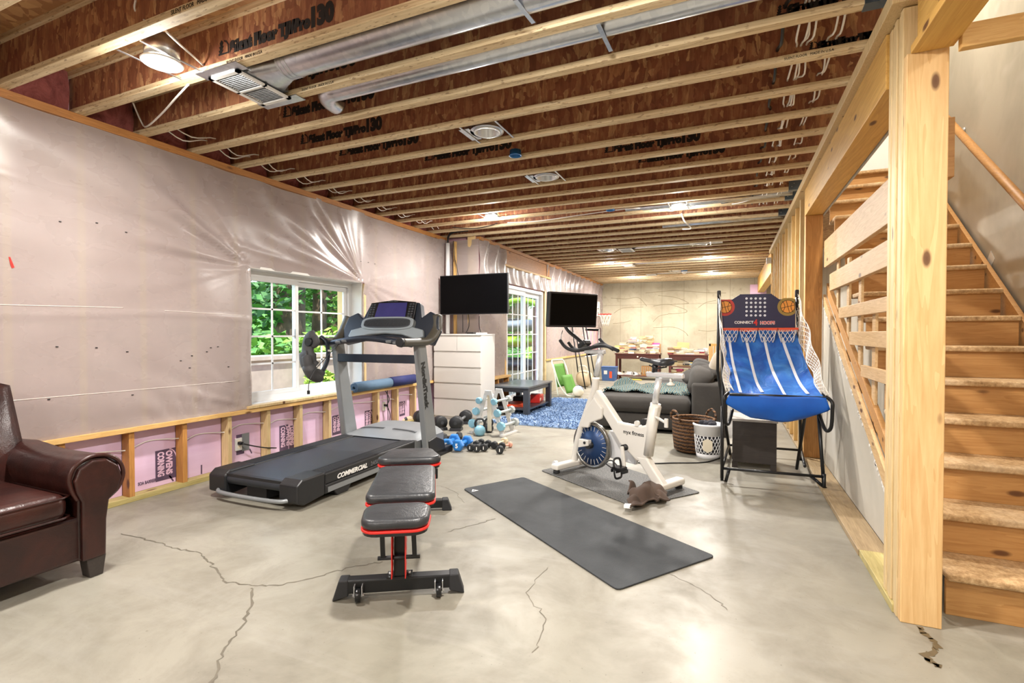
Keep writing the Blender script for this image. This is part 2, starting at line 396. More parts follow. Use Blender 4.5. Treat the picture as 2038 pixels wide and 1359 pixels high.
t.col(t.ramp(a, [(.35, lin('#2f3235')), (.7, lin('#3d4043'))])); t.set(Roughness=.62); t.b.inputs['Specular IOR Level'].default_value = .22; t.bump(w, .35, .006); M['mat'] = t.m
t = NT('speckled_mat'); v = t.coord(rnd=False); w = t.noise(v, 120, 3); t.col(t.ramp(w, [(.4, lin('#35373a')), (.62, lin('#6b6a66'))])); t.set(Roughness=.55); t.b.inputs['Specular IOR Level'].default_value = .25; t.bump(w, .3, .005); M['mat2'] = t.m
t = NT('plaid_throw'); v = t.coord(); wv = t.n('ShaderNodeTexWave'); t.l(v, wv.inputs['Vector']); wv.inputs['Scale'].default_value = 8; wv.inputs['Distortion'].default_value = 6; wv.inputs['Detail'].default_value = 3
t.col(t.ramp(wv.outputs['Fac'], [(.15, lin('#1e4a58')), (.35, lin('#5f8286')), (.5, lin('#bdb9a0')), (.7, lin('#8d8a74')), (.9, lin('#243c42'))])); t.set(Roughness=1); t.bump(t.noise(v, 120, 2), .5, .01); M['throw'] = t.m
t = NT('shag_pile'); v = t.coord(rnd=False); a = t.noise(v, 5, 4, .7); t.col(t.ramp(a, [(.3, lin('#5c789e')), (.55, lin('#8aa3c4')), (.8, lin('#c6d0dc'))])); t.set(Roughness=1); M['shag'] = t.m
t = NT('wicker'); v = t.coord((1,1,1)); wv = t.n('ShaderNodeTexWave', bands_direction='Z'); t.l(v, wv.inputs['Vector']); wv.inputs['Scale'].default_value = 8; wv.inputs['Distortion'].default_value = 3; wv.inputs['Detail Scale'].default_value = 6
t.col(t.ramp(wv.outputs['Fac'], [(.2, lin('#2e1c10')), (.7, lin('#6d4a28'))])); t.set(Roughness=.7); t.bump(wv.outputs['Fac'], .8, .012); M['wicker'] = t.m
M['tabledark'] = wood('blue_black_table', '#3d4148', '#2b2e35', axis='y', knots=False, rough=.35)
M['tabletop'] = wood('slate_table_top', '#5a5f64', '#484d52', axis='y', knots=False, rough=.28)
M['mahog'] = wood('mahogany', '#57261a', '#3d170f', axis='x', knots=False, rough=.4)
M['espresso'] = wood('espresso_veneer', '#37302c', '#292321', axis='x', knots=False, rough=.5)
M['crate'] = wood('honey_slats', '#d9a860', '#ba8440', axis='z', knots=False)
M['cardboard'] = plain('cardboard', '#b98f62', .85, 0, .06)
t = NT('ramp_cloth'); v = t.coord(rnd=False); a = t.noise(v, 4, 4, .6, 1.2); t.col(t.ramp(a, [(.35, lin('#1d58b4')), (.6, lin('#3a7cd0')), (.75, lin('#5b9ade'))])); t.set(Roughness=.32); t.bump(a, .5, .03); M['ramp'] = t.m
M['apron'] = fabric('blue_nylon_apron', '#0f56ba', '#1a68d0', 300, .45, .15, 0)
M['navyboard'] = plain('navy_backboard', '#1f1c48', .45, 0, .05, bstr=0)
M['orange'] = plain('orange_rim', '#e2502a', .45, 0, .05, bstr=0)
M['ballorange'] = plain('printed_orange', '#e59a3c', .5, 0, .08, bstr=0)
M['ballred'] = plain('printed_red_halo', '#c0372c', .5, 0, .05, bstr=0)
M['ballgold'] = plain('printed_gold_halo', '#9a8038', .5, 0, .05, bstr=0)
M['net'] = plain('white_net_cord', '#e9e7e2', .8, 0, .03, bstr=0)
M['lace'] = plain('white_plastic_strip', '#dfe6f2', .4, 0, .02, bstr=0)
M['bikewhite'] = plain('white_bike_enamel', '#d6d3cc', .32, 0, .015, bstr=0)
M['bikeshade'] = plain('pale_grey_guard', '#d6d7d8', .4, 0, .02, bstr=0)
M['flywheel'] = plain('blue_flywheel', '#243f6a', .35, .3, .08)
M['blue'] = plain('blue_vinyl_weight', '#2a78c6', .38, 0, .06)
M['aqua'] = plain('aqua_weight', '#86b9cd', .45, 0, .05)
M['palegrey'] = plain('grey_weight', '#a9afae', .45, 0, .05)
M['blackwt'] = plain('black_neoprene_weight', '#1f2124', .5, 0, .12)
M['pinkwood'] = plain('pink_weight', '#d29a86', .5, 0, .05)
M['tanwt'] = plain('beige_handle', '#c8b698', .6, 0, .06)
M['screen'] = plain('dark_screen', '#020203', .35, 0, .02, bstr=0, spec=.08)
M['consolescreen'] = plain('indigo_lcd', '#38366f', .2, 0, .1, 5, 0)
M['belt'] = plain('running_belt', '#2b2f35', .42, 0, .15, 300, .1)
M['consoleblue'] = plain('console_dark', '#1f2632', .4, 0, .08)
M['taupe'] = plain('taupe_grip', '#48443a', .5, 0, .04, bstr=0)
M['consolegrey'] = plain('console_silver', '#8b9398', .4, .1, .03, bstr=0)
M['lime'] = plain('lime_plastic', '#94bb2c', .4, 0, .06)
M['greencloth'] = plain('green_chair_sling', '#4d8226', .7, 0, .08)
M['chairframe'] = plain('pale_chair_tube', '#dfe3d3', .4, 0, .03, bstr=0)
M['binblue'] = plain('blue_bin', '#3b5a8c', .45, 0, .06)
M['cream'] = plain('cream_plastic', '#e6dcc4', .5, 0, .04)
M['cloudwhite'] = plain('white_plastic_basket', '#e9e9ea', .45, 0, .02)
M['purewhite'] = plain('upper_hall_paint', '#efedea', .6, 0, .01)
M['soil'] = plain('forest_soil', '#5c5038', .95, 0, .25, 4, .5)
M['grass'] = plain('grass_bank', '#5b8a34', .95, 0, .3, 5, .6)
M['blockwall'] = plain('pale_garden_wall', '#d9c8ba', .9, 0, .1, 20, .3)
M['bark'] = plain('tree_bark', '#6a5544', .95, 0, .25, 18, .8)
def leafm(name, a, b):
    t = NT(name); oi = t.n('ShaderNodeNewGeometry'); t.col(t.ramp(oi.outputs['Random Per Island'], [(0, lin(a)), (1, lin(b))])); t.set(Roughness=.55)
    t.b.inputs['Transmission Weight'].default_value = 0; return t.m
M['leaf'] = leafm('leaf_green', '#3f7a24', '#8fc04c'); M['leafdark'] = leafm('leaf_dark', '#2f5a2a', '#5d9440'); M['leaflime'] = leafm('leaf_lime', '#7fae30', '#b8d45a')
XL, XJ, YJ, YB, ZC = -4.16, -3.60, 6.95, 15.2, 2.80
def struct(o, label=None): o['kind'] = 'structure'; return tag(o, label) if label else o
# ---- floor
m = MB(); m.box((-4.6, -3.5, -.15), (2.0, YB+.3, 0)); fl = struct(m.build('floor', M['floor']))
# hairline cracks, each a thin ribbon lying in the slab
def crack(pts, w):
    p = [onZ(x, y, .0012) for x, y in pts]; p = catmull(p, 9)
    for q in p: q.x += random.gauss(0, .006); q.y += random.gauss(0, .006)
    w = w*.6; m = MB(); vs = []; fs = []
    for i, q in enumerate(p):
        t = (p[min(i+1, len(p)-1)]-p[max(i-1, 0)]).normalized(); s_ = Vector((-t.y, t.x, 0))*(w*(.5+random.random()))
        vs += [q+s_, q-s_]
    for i in range(len(p)-1): fs.append((2*i, 2*i+1, 2*i+3, 2*i+2))
    m.add(vs, fs); return m
crkm = plain('crack_fill', '#625c50', .7, 0, .15)
cr = MB()
for pts, w in (([(240,1062),(300,1075),(345,1090),(395,1100),(425,1125),(448,1155),(520,1165),(600,1155),(690,1130),(760,1118)], .006), ([(505,1170),(490,1230),(452,1290),(420,1359)], .008),
               ([(890,1058),(950,1042),(985,1032)], .006), ([(1330,1140),(1400,1175),(1450,1215)], .003), ([(870,965),(900,975),(925,1000)], .003), ([(1090,1130),(1050,1180),(1085,1230),(1060,1300)], .003)):
    k = crack(pts, w); cr.add(k.v, k.f)
o = cr.build('crack', crkm, fl)
m = crack([(1828,1248),(1850,1270),(1865,1290),(1845,1310),(1870,1325)], .02); m.build('stain', plain('damp_stain', '#5e5038', .6), fl)
# ---- left wall: window opening Y 3.33..4.90, z .60..1.91
WY0, WY1, WZ0, WZ1 = 3.34, 4.90, .60, 1.905
def wall_hole(m, x0, x1, y0, y1, z0, z1, hy0, hy1, hz0, hz1):
    m.box((x0, y0, z0), (x1, hy0, z1)); m.box((x0, hy1, z0), (x1, y1, z1)); m.box((x0, hy0, z0), (x1, hy1, hz0)); m.box((x0, hy0, hz1), (x1, hy1, z1))
m = MB(); wall_hole(m, -4.55, -4.27, -3.5, YJ+.2, 0, 3.12, WY0, WY1, WZ0, WZ1); struct(m.build('wall_left', M['batt']))
m = MB()
wall_hole(m, -3.80, -3.66, YJ, YB+.2, 0, 3.12, 7.98, 9.93, 0, 2.17); 
m.box((-4.26, YJ+.10, 0), (-3.805, YJ+.3, 3.12))
wj = struct(m.build('wall_jog', M['batt']))
m = MB(); m.box((-3.9, YB, -.1), (2.2, YB+.3, 3.12)); struct(m.build('wall_back', M['cwall']))
m = MB(); m.box((1.82, -3.5, 0), (2.0, YB, 5.4)); struct(m.build('wall_right', M['drywall']))
m = MB(); m.box((-4.55, -3.7, 0), (2.0, -3.5, 3.12)); struct(m.build('wall_front', M['drywall']))
# ceiling: subfloor above the joists with the stair opening left free
m = MB(); m.box((-4.55, -3.5, 3.10), (.84, YB+.2, 3.14)); m.box((.84, -3.5, 2.84), (1.82, 2.60, 2.88)); m.box((.84, 7.2, 3.10), (1.82, YB, 3.14))
struct(m.build('ceiling', M['subfloor']))
# upper hall seen up the stairs
m = MB(); m.box((.84, 7.0, 3.12), (1.82, 7.1, 5.4)); struct(m.build('wall_upstairs', M['purewhite']))
m = MB(); m.box((.70, 2.62, 3.14), (.84, 7.1, 5.4)); m.box((.7, 2.5, 2.88), (1.82, 2.62, 5.4)); struct(m.build('wall_stairhead', M['drywall']))
m = MB(); m.box((.7, 2.5, 5.4), (2.0, 7.1, 5.45)); struct(m.build('ceiling_upstairs', M['purewhite']))
# ---- plates
m = MB(); m.box((-4.27, -3.4, 2.745), (-4.14, YJ, 2.80)); tag(m.build('top_plate', M['plate']), 'stained top plate under the joists along the plastic-covered wall', 'plate')
m = MB(); m.box((-3.70, YJ+.02, 2.745), (-3.58, YB, 2.80)); tag(m.build('top_plate', M['plate']), 'top plate above the sliding door under the joists', 'plate')
m = MB(); m.box((-4.27, -3.4, 0), (-4.155, YJ-.02, .04)); tag(m.build('sill_plate', M['treated'], bevel=.003), 'greenish treated sill plate on the floor below the pink foam', 'plate')
m = MB(); m.box((-4.272, -3.4, .535), (-4.125, 3.1, .572)); m.box((-4.272, 3.1, .532), (-4.13, YJ-.02, .568)); tag(m.build('ledge_board', M['pine_y'], bevel=.003), 'long pine ledge board below the plastic sheet and window', 'board')
# ---- short studs in the knee wall, pink foam between them
SY = []
for px in (80, 130, 268, 373, 462, 539, 603, 660, 756, 794, 829): SY.append(onX(px, 900, -4.155).y)
SY = sorted([1.28, .87]+SY)
words = ['hidden behind the armchair back', 'beside the armchair back']
for i, y in enumerate(SY):
    m = MB(); m.box((-4.245, y-.038, .04), (-4.155, y, .534))
    tag(m.build('wall_stud', M['jackstud'] if i < 6 else M['oldpine'], bevel=.002), 'short upright stud under the ledge board, %s counted from the armchair end' % nth(i), 'stud', 'short studs below the ledge')
ys = [-1]+SY+[YJ-.05]
fb = []
for i in range(len(ys)-1):
    m = MB(); m.box((-4.268, ys[i]+.001, .042), (-4.25, ys[i+1]-.039, .532))
    o = m.build('foam_board', M['foam']); tag(o, 'pink rigid foam panel between short studs, %s counted from the armchair end' % nth(i), 'insulation', 'pink foam panels below the ledge'); fb.append((o, ys[i], ys[i+1]))
def foam_at(y):
    for o, a, b in fb:
        if a < y < b: return o
    return fb[0][0]
VR = Euler((R(90), 0, R(90)))
DN = (VR.to_matrix() @ mrot(0, 0, -pi/2)).to_euler()
for px0, px1, yt, yb, part in ((309, 354, 898, 948, 1), (470, 486, 866, 902, 0), (556, 574, 848, 894, 1), (575, 588, 848, 890, 1), (661, 680, 828, 862, 1), (726, 742, 818, 850, 1), (795, 806, 800, 826, 1)):
    a = onX(px0, yt, -4.249); b = onX(px1, yb, -4.249); f = foam_at((a.y+b.y)/2)
    y0, y1, z0, z1 = a.y, b.y, b.z, a.z
    h = z1-z0
    m = MB(); m.box((-4.2502, y0, z0), (-4.2488, y1, z1)); m.build('print_block', M['foamink'], f)
    if part and y1-y0 > .06:
        s = h/4.6
        text('OWENS', s*1.25, M['pinkletter'], (-4.248, y0+s*1.55, z1-h*.06), DN, f, bold=.003, sx=.80)
        text('CORNING', s*1.25, M['pinkletter'], (-4.248, y0+s*.35, z1-h*.06), DN, f, bold=.003, sx=.63)
        arc = [(-4.2478, y0+(y1-y0)*(.62+.36*sin(k/8*pi/2)), z1-h*(.02+.55*(1-cos(k/8*pi/2)))) for k in range(9)]
        m = MB(); m.tube(arc, .0045, 5); m.build('print_arc', M['pinkletter'], f)
a = onX(272, 975, -4.249); f = foam_at(a.y+.05)
text('SOA BARRIER b TUf', .036, M['foamink'], (-4.2485, a.y+.01, .085), VR, f, bold=.001, sx=.62)
m = MB()
for p, q in (((337, 946), (345, 957)), ((401, 925), (401, 943)), ((497, 893), (501, 902))):
    m.bar(onX(*p, -4.2493), onX(*q, -4.2493), .001, .012, up=(0, 1, 0))
    f2 = foam_at(onX(*p, -4.249).y); m.build('print_mark', M['foamink'], f2); m = MB()
# ---- vapour barrier sheet over the upper wall, wrinkled towards the window corners
def wrinkle(y, z):
    d = 0
    for (cy, cz, amp, ph, a0, aw) in ((WY0, WZ1, .032, 0, 2.75, .5), (WY1, WZ1, .024, 1.3, 2.5, .5), (WY1, WZ1, .012, 1.3, -.6, .7), (WY0, WZ0, .008, 2.1, 3.0, .8)):
        dy, dz = y-cy, z-cz; r = sqrt(dy*dy+dz*dz)+.02; a = atan2(dz, dy)
        da = (a-a0+pi) % (2*pi)-pi
        d += amp*math.exp(-r*.75)*math.exp(-(da/aw)**2)*(sin(a*17+ph+1.1*sin(r*3.3))+.6*sin(a*31+2.3*r+ph*3))*min(1, r*5)
    d += .010*sin(y*2.9+.8*sin(z*3.1))+.006*sin(z*7+y*1.3)+.004*sin(y*13+z*5)
    if z > 2.55: d += .012*sin(y*9.5)*(z-2.55)*4
    dy, dz = y-2.72, z-.68; d += .016*math.exp(-(dy*dy/.10+dz*dz/.012))*sin(dy*38+dz*20+2*sin(dy*9))
    if y < WY0: d += .020*math.exp(-((y-WY0+.05)/.035)**2)*(1 if z < WZ1 else 0)*(.6+.4*sin(z*7))
    d += .007*math.exp(-((z-1.42-.02*sin(y*3))/.02)**2)+.006*math.exp(-((z-2.28+.12*y-.2)/.03)**2)
    # long diagonal pull from the ceiling down to the window's far corner
    t = (z-1.9)-(5.0-y)*-.0
    q = (z-WZ1)-(.26*(WY1-y)); 
    if y < WY1+.1: d += .022*math.exp(-(q*9)**2)*max(0, min(1, (y-2.6)/1.5))
    return max(-.028, d*.9)
m = MB()
def sheet(y0, y1, z0, z1, nu, nv):
    m.grid(lambda u, v: (XL+.006+wrinkle(y0+(y1-y0)*u, z0+(z1-z0)*v), y0+(y1-y0)*u, z0+(z1-z0)*v), nu, nv)
sheet(-3.4, WY0, .572, WZ1, 210, 60); sheet(WY1, YJ, .572, WZ1, 70, 60)
sheet(-3.4, WY0, WZ1, 2.76, 210, 40); sheet(WY0, WY1, WZ1, 2.76, 110, 50); sheet(WY1, YJ, WZ1, 2.76, 70, 40)
# turned in at the near window jamb
m.grid(lambda u, v: (XL+.006-.19*u+.006*sin(v*14), WY0-.012*(1-u)+.012*sin(v*9+u*4), .58+(WZ1-.58)*v), 6, 30)
vb = m.build('plastic_sheet', M['poly']); tag(vb, 'clear plastic vapour barrier sheet stapled over the long wall above the ledge', 'plastic sheet')
# seams and staples on the sheet
m = MB()
for px0, y0, px1, y1 in ((0, 606, 250, 612), (330, 618, 490, 628), (0, 800, 480, 758)):
    a = onX(px0, y0, XL+.03); b = onX(px1, y1, XL+.03); pp = [a.lerp(b, q/24) for q in range(25)]; m.tube([(XL+.006+wrinkle(q.y, q.z), q.y, q.z) for q in pp], .003, 5)
m.build('seam', plain('tape_seam', '#cfc6c0', .3), vb)
m = MB()
for px, py in ((125,440),(197,443),(253,462),(120,690),(197,692),(258,700),(385,708),(422,692),(380,732),(436,690),(362,718),(415,700),(458,730),(100,795),(265,786),(720,520),(735,522),(748,525),(610,610)):
    p = onX(px, py, XL+.03); m.cbox((XL+.008+wrinkle(p.y, p.z), p.y, p.z), (.005, .014, .007))
m.build('staple', M['blackwire'], vb)
# ---- jog wall sheets
m = MB(); m.grid(lambda u, v: (XL+.02+(XJ-XL-.02)*u, YJ-.004-.010*sin(u*9+v*5)*sin(v*7), .02+2.74*v), 24, 60)
tag(m.build('plastic_sheet', M['poly']), 'plastic vapour barrier on the short return wall behind the white dresser', 'plastic sheet')
def jw(y, z): return XJ+.012+.010*sin(y*3+z*2)+(.018*sin(y*15+2*sin(z*6)+z*3)*max(0, z-1.9)/.6)
m = MB()
def sj(y0, y1, z0, z1, nu, nv): m.grid(lambda u, v: (jw(y0+(y1-y0)*u, z0+(z1-z0)*v), y0+(y1-y0)*u, z0+(z1-z0)*v), nu, nv)
sj(YJ, 7.96, .05, 2.76, 24, 50); tag(m.build('plastic_sheet', M['poly']), 'plastic vapour barrier between the corner and the sliding door', 'plastic sheet')
m = MB(); sj(7.98, 10.2, 2.17, 2.46, 60, 12); tag(m.build('plastic_sheet', M['poly']), 'crinkled plastic strip directly above the sliding door', 'plastic sheet')
m = MB(); sj(10.05, 13.2, .72, 2.76, 90, 40); sj(13.2, 14.95, 1.45, 2.76, 40, 30); sj(14.95, YB, .6, 2.76, 8, 30); tag(m.build('plastic_sheet', M['poly']), 'plastic vapour barrier on the wall beyond the sliding door', 'plastic sheet')
m = MB(); m.box((-3.66, 10.05, 0), (-3.60, 13.2, .70)); m.box((-3.66, 13.2, 0), (-3.60, YB, .62)); struct(m.build('trim_1', M['cwall']))
m = MB(); m.box((-3.66, 10.0, .70), (-3.575, 13.2, .735)); tag(m.build('ledge_board', M['pine_y']), 'pine ledge board on the low concrete beyond the sliding door', 'board')
m = MB(); m.box((-3.66, 7.93, 2.49), (-3.585, 10.25, 2.745)); m.build('x', None); bpy.data.objects.remove(bpy.data.objects['x'])
m = MB(); m.box((-3.66, 7.93, 2.49), (-3.59, 10.25, 2.74)); hb = tag(m.build('header_panel', M['plate']), 'bare brown header panel above the sliding door', 'panel')
m = MB(); m.box((-3.66, 7.9, 2.455), (-3.57, 10.3, 2.492)); tag(m.build('header_trim', M['pine_y'], bevel=.003), 'narrow pine strip below the bare header panel', 'board')
m = MB(); m.box((-3.70, 9.94, 0), (-3.585, 10.03, 2.2)); tag(m.build('door_stud', M['oldpine'], bevel=.003), 'rough brown stud at the far side of the sliding door', 'stud')
m = MB(); m.box((-3.70, 7.90, 0), (-3.585, 7.965, 2.46)); tag(m.build('door_stud', M['pine_z'], bevel=.003), 'rough pine stud at the dresser side of the sliding door', 'stud')
# ---- window 1
def window(name, x, y0, y1, z0, z1, rows, depth, jamb_x, mull=.5):
    w = bpy.data.objects.new(name, None); COL.objects.link(w); w.location = (x, y0, z0); w['kind'] = 'structure'
    L, H = y1-y0, z1-z0; t = .055
    m = MB(); m.box((-.05, 0, 0), (.03, L, t)); m.box((-.05, 0, H-t), (.03, L, H)); m.box((-.05, 0, t), (.03, t, H-t)); m.box((-.05, L-t, t), (.03, L, H-t)); m.build('window_frame', M['vinyl'], w, bevel=.004)
    yc = L*mull
    for k, (a, b, dx) in enumerate(((t, yc+.02, .012), (yc-.02, L-t, -.014))):
        s = .042 if k == 0 else .055
        m = MB(); m.box((dx-.014, a, t), (dx+.014, b, t+s)); m.box((dx-.014, a, H-t-s), (dx+.014, b, H-t)); m.box((dx-.014, a, t+s), (dx+.014, a+s, H-t-s)); m.box((dx-.014, b-s, t+s), (dx+.014, b, H-t-s))
        sa = m.build('sash', M['vinyl'], w, bevel=.003)
        m = MB(); ih = H-2*t-2*s
        for r_ in range(1, rows): zz = t+s+ih*r_/rows; m.box((dx-.005, a+s, zz-.009), (dx+.005, b-s, zz+.009))
        ym = (a+b)/2; m.box((dx-.005, ym-.009, t+s), (dx+.005, ym+.009, H-t-s)); m.build('grille', M['vinyl'], sa)
        m = MB(); m.box((dx-.002, a+s, t+s), (dx+.001, b-s, H-t-s)); m.build('pane', M['glass'], sa)
    m = MB(); m.box((.014, yc-.022, H*.48), (.03, yc-.008, H*.56)); m.build('latch', M['white'], w)
    if depth:
        m = MB(); m.box((.03, L-.004, 0), (depth, L+.02, H)); m.box((.03, -.02, 0), (depth, .004, H)); m.box((.03, 0, H-.004), (depth, L, H+.02)); m.box((.03, 0, -.03), (depth-.02, L, .004)); m.build('jamb_liner', M['white'], w)
    return w
window('window_1', -4.345, WY0, WY1, WZ0, WZ1, 4, .18, 0, .45)
window('window_2', -3.69, 13.25, 14.93, .66, 1.42, 2, .07, 0)
m = MB(); m.box((-4.32, WY0-.06, .572), (-4.12, WY1+.05, .598)); tag(m.build('sill_board', M['oldpine'], bevel=.003), 'weathered board lying under the window frame on the ledge', 'board')
m = MB(); m.box((-4.18, WY1+.02, .60), (-4.145, WY1+.06, 1.9)); tag(m.build('jamb_board', M['oldpine'], bevel=.002), 'narrow rough board at the far side of the window', 'board')
# ---- sliding door
dr = bpy.data.objects.new('door_1', None); COL.objects.link(dr); dr.location = (-3.68, 8.0, 0); dr['kind'] = 'structure'
L, H, t = 1.92, 2.15, .06
m = MB(); m.box((-.06, 0, 0), (.06, t, H)); m.box((-.06, L-t, 0), (.06, L, H)); m.box((-.06, t, H-t), (.06, L-t, H)); m.box((-.06, t, 0), (.06, L-t, .04)); m.build('door_frame', M['vinyl'], dr, bevel=.004)
for k, (a, b, dx) in enumerate(((t, L/2+.04, .02), (L/2-.04, L-t, -.02))):
    s = .085
    m = MB(); m.box((dx-.018, a, .04), (dx+.018, b, .16)); m.box((dx-.018, a, H-t-s), (dx+.018, b, H-t)); m.box((dx-.018, a, .16), (dx+.018, a+s, H-t-s)); m.box((dx-.018, b-s, .16), (dx+.018, b, H-t-s)); dl = m.build('door_leaf', M['vinyl'], dr, bevel=.003)
    m = MB()
    for r_ in range(1, 5): zz = .16+(H-t-s-.16)*r_/5; m.box((dx-.006, a+s, zz-.009), (dx+.006, b-s, zz+.009))
    for c_ in (1, 2): yy = a+s+(b-a-2*s)*c_/3; m.box((dx-.006, yy-.009, .16), (dx+.006, yy+.009, H-t-s))
    m.build('grille', M['vinyl'], dl)
    m = MB(); m.box((dx-.002, a+s, .16), (dx+.002, b-s, H-t-s)); m.build('pane', M['glass'], dl)
# ---- joists
def joist_root(x0, x1, y, label):
    r = thing('floor_joist', label, 'joist', ((x0+x1)/2, y, ZC), 0, 'exposed ceiling joists'); return r
def joist_proto(x0, x1, y, label):
    r = joist_root(x0, x1, y, label); h = (x1-x0)/2
    m = MB(); m.box((-h, -.029, 0), (h, .029, .036)); m.build('bottom_flange', M['flange'], r, bevel=.002)
    m = MB(); m.box((-h, -.029, .266), (h, .029, .302)); m.build('top_flange', M['flange'], r)
    m = MB(); m.box((-h, -.005, .036), (h, .005, .266)); m.build('web', M['osb'], r)
    return r
JY = lambda i: 1.6177+.4064*i-.029
pa = pb = None; JO = {}
for i in range(-4, 34):
    y = JY(i); lab = 'exposed wooden I-joist across the ceiling, %s counted from the camera' % nth(i+4)
    if y < YJ+.1:
        if pa is None: pa = joist_proto(-4.275, .72, y, lab); JO[i] = pa
        else: JO[i] = dup(pa, (pa.location.x, y, ZC), label=lab)
    elif pb is None: pb = joist_proto(-3.70, .72, y, lab); JO[i] = pb
    else: JO[i] = dup(pb, (pb.location.x, y, ZC), label=lab)
# stamped lettering on the webs facing the camera
def stamp(i, px, py, px1, py1):
    yw = JY(i)-.0062; a = onY(px, py, yw); b = onY(px1, py1, yw); Lx = b.x-a.x; r = JO[i]; ox = a.x-r.location.x
    s = Lx/11.4; z0 = max(.05, min(.15, (a.z+b.z)/2-ZC-.03))
    fx = R(90)
    text('Silent Floor TJI/Pro', s*1.12, M['stamp'], (ox+s*1.3, -.006, z0), (fx, 0, 0), r, bold=.008, sx=.93)
    text('130', s*1.75, M['stamp'], (ox+s*9.35, -.006, z0-.002), (fx, 0, 0), r, bold=.010, sx=.84)
    m = MB(); q = s*1.15
    tri = [(0,.05),(.42,.05),(.42,.2),(.5,.2),(.2,.45),(.42,.45),(.2,.68),(.36,.68),(.12,.95),(.0,.7)]
    for ring in ([(.45,.0),(1,.0),(1,.6),(.8,.86),(.55,.95),(.55,.85),(.76,.74),(.9,.55),(.9,.1),(.45,.1)], [(0,0),(.45,.0),(.45,.12),(.3,.12),(.48,.34),(.34,.34),(.5,.58),(.36,.58),(.46,.82),(.3,1.0),(.12,.8),(.2,.58),(.06,.58),(.16,.34),(.02,.34),(.1,.12),(0,.12)]):
        m.prism([(ox+u*q, z0+v*q) for u, v in ring], -.0068, -.0058)
    m.build('logo', M['stamp'], r)
for a in ((1, 435, 98, 660, 30), (2, 500, 168, 705, 122), (3, 563, 225, 742, 185), (4, 598, 278, 757, 250), (5, 675, 302, 830, 277), (6, 845, 312, 1015, 288), (3, 1545, 95, 1780, 60), (4, 1610, 140, 1790, 110), (7, 1203, 296, 1390, 272), (8, 1270, 316, 1440, 296)): stamp(*a)
for i, px, py, s in ((2, 1690, 20, .026), (4, 1560, 178, .02), (0, 340, 38, .03), (1, 450, 128, .024), (2, 600, 168, .022)):
    a = onY(px, py, JY(i)-.03); text('SILENT FLOOR   MADE IN U.S.A', s, M['stamp'], (a.x-JO[i].location.x, -.0296, .008), (R(90), 0, 0), JO[i], bold=.0, sx=.85)
# rim insulation between joist ends
for i in range(-1, 13):
    m = MB(); y0, y1 = JY(i)+.03, JY(i+1)-.03
    m.grid(lambda u, v: (-4.22+.07*sin(pi*u)*sin(pi*v)+.012*sin(u*11+v*6+i), y0+(y1-y0)*u, 2.80+.30*v), 10, 8)
    tag(m.build('insulation_batt', M['fibre']), 'red-brown insulation batt at the rim between joists, %s counted from the camera' % nth(i+1), 'insulation', 'rim insulation between joist ends')
# joist hangers on the stair side
for i in (3, 11, 12, 14):
    m = MB(); y = JY(i); m.box((.56, y-.034, 2.80), (.70, y-.030, 3.06)); m.box((.56, y+.030, 2.80), (.70, y+.034, 3.06)); m.box((.56, y-.034, 2.797), (.70, y+.034, 2.80))
    h = m.build('joist_hanger', M['hanger'])
    m = MB()
    for k in range(7): m.cyl((.59+.02*(k % 3), y-.036, 2.83+.033*k), (.59+.02*(k % 3), y-.034, 2.83+.033*k), .004, n=6)
    m.build('nail', M['steel'], h); tag(h, {3: 'large dark steel joist hanger nearest the stair post', 11: 'steel joist hanger just beyond the first stud, nearer one', 12: 'steel joist hanger just beyond the first stud, farther one', 14: 'small steel joist hanger farthest along the stud wall'}[i], 'joist hanger', 'steel joist hangers')
def board(name, a, b, mat, label, cat='board', group=None, bevel=.003, kind=None):
    m = MB(); m.box(a, b); o = m.build(name, mat, bevel=bevel); return tag(o, label, cat, group, kind)
board('bottom_plate', (.685, 3.42, 0), (.84, 5.77, .036), M['dirtyplate'], 'dusty brown floor plate along the foot of the grey drywall', 'plate')
board('bottom_plate', (.69, 2.78, 0), (.84, 3.415, .038), M['treated'], 'paler short floor plate beside the foot of the big post', 'plate')
# built-up post: plies side by side
lab = ['broad knotty pine face board of the big stair post', 'second ply of the big stair post, just behind the face board', 'third ply of the big stair post', 'fourth ply of the big stair post', 'fifth ply of the big stair post', 'sixth and last ply of the big stair post, next to the guard boards']
for k in range(6):
    y0 = 2.70+.043*k; x0 = .700-[0, .004, -.002, .005, 0, .003][k]
    board('post_ply', (x0, y0, .0 if k < 2 else .038), (.848-.002*k, y0+.040, 2.50 if k == 0 else 2.725), M['post'] if k == 0 else M['oldpine'], lab[k], 'post', None, .004)
board('cripple', (.755, 2.70, 2.505), (.80, 2.74, 2.80), M['riser'], 'short orange block above the big post beside the beam', 'board')
board('header_beam', (.712, -3.4, 2.495), (.86, 2.698, 2.53), M['header'], 'flat bottom board of the beam overhead running from the big post towards the camera', 'beam')
board('header_beam', (.735, -3.4, 2.532), (.845, 2.698, 2.80), M['header'], 'deep beam overhead running from the big post towards the camera', 'beam')
board('cross_beam', (.862, 2.62, 2.45), (1.818, 2.66, 2.545), M['pine_x'], 'bright pine crosspiece spanning the stair opening under the ceiling', 'beam')
board('top_plate', (.645, 2.70, 2.73), (.84, 10.2, 2.798), M['oldpine'], 'top plate under the joist ends on the stair side', 'plate')
board('header_beam', (.685, 2.96, 2.462), (.838, 5.80, 2.728), M['header'], 'yellow pine header beam between the big post and the second post', 'beam')
board('drywall_edge', (.840, 2.97, 2.45), (.852, 5.80, 2.73), M['drywall'], 'thin grey drywall edge behind the yellow header beam', 'drywall')
board('post_stud', (.69, 5.77, .036), (.838, 5.81, 2.46), M['jackstud'], 'orange stud post carrying the far end of the yellow header', 'post')
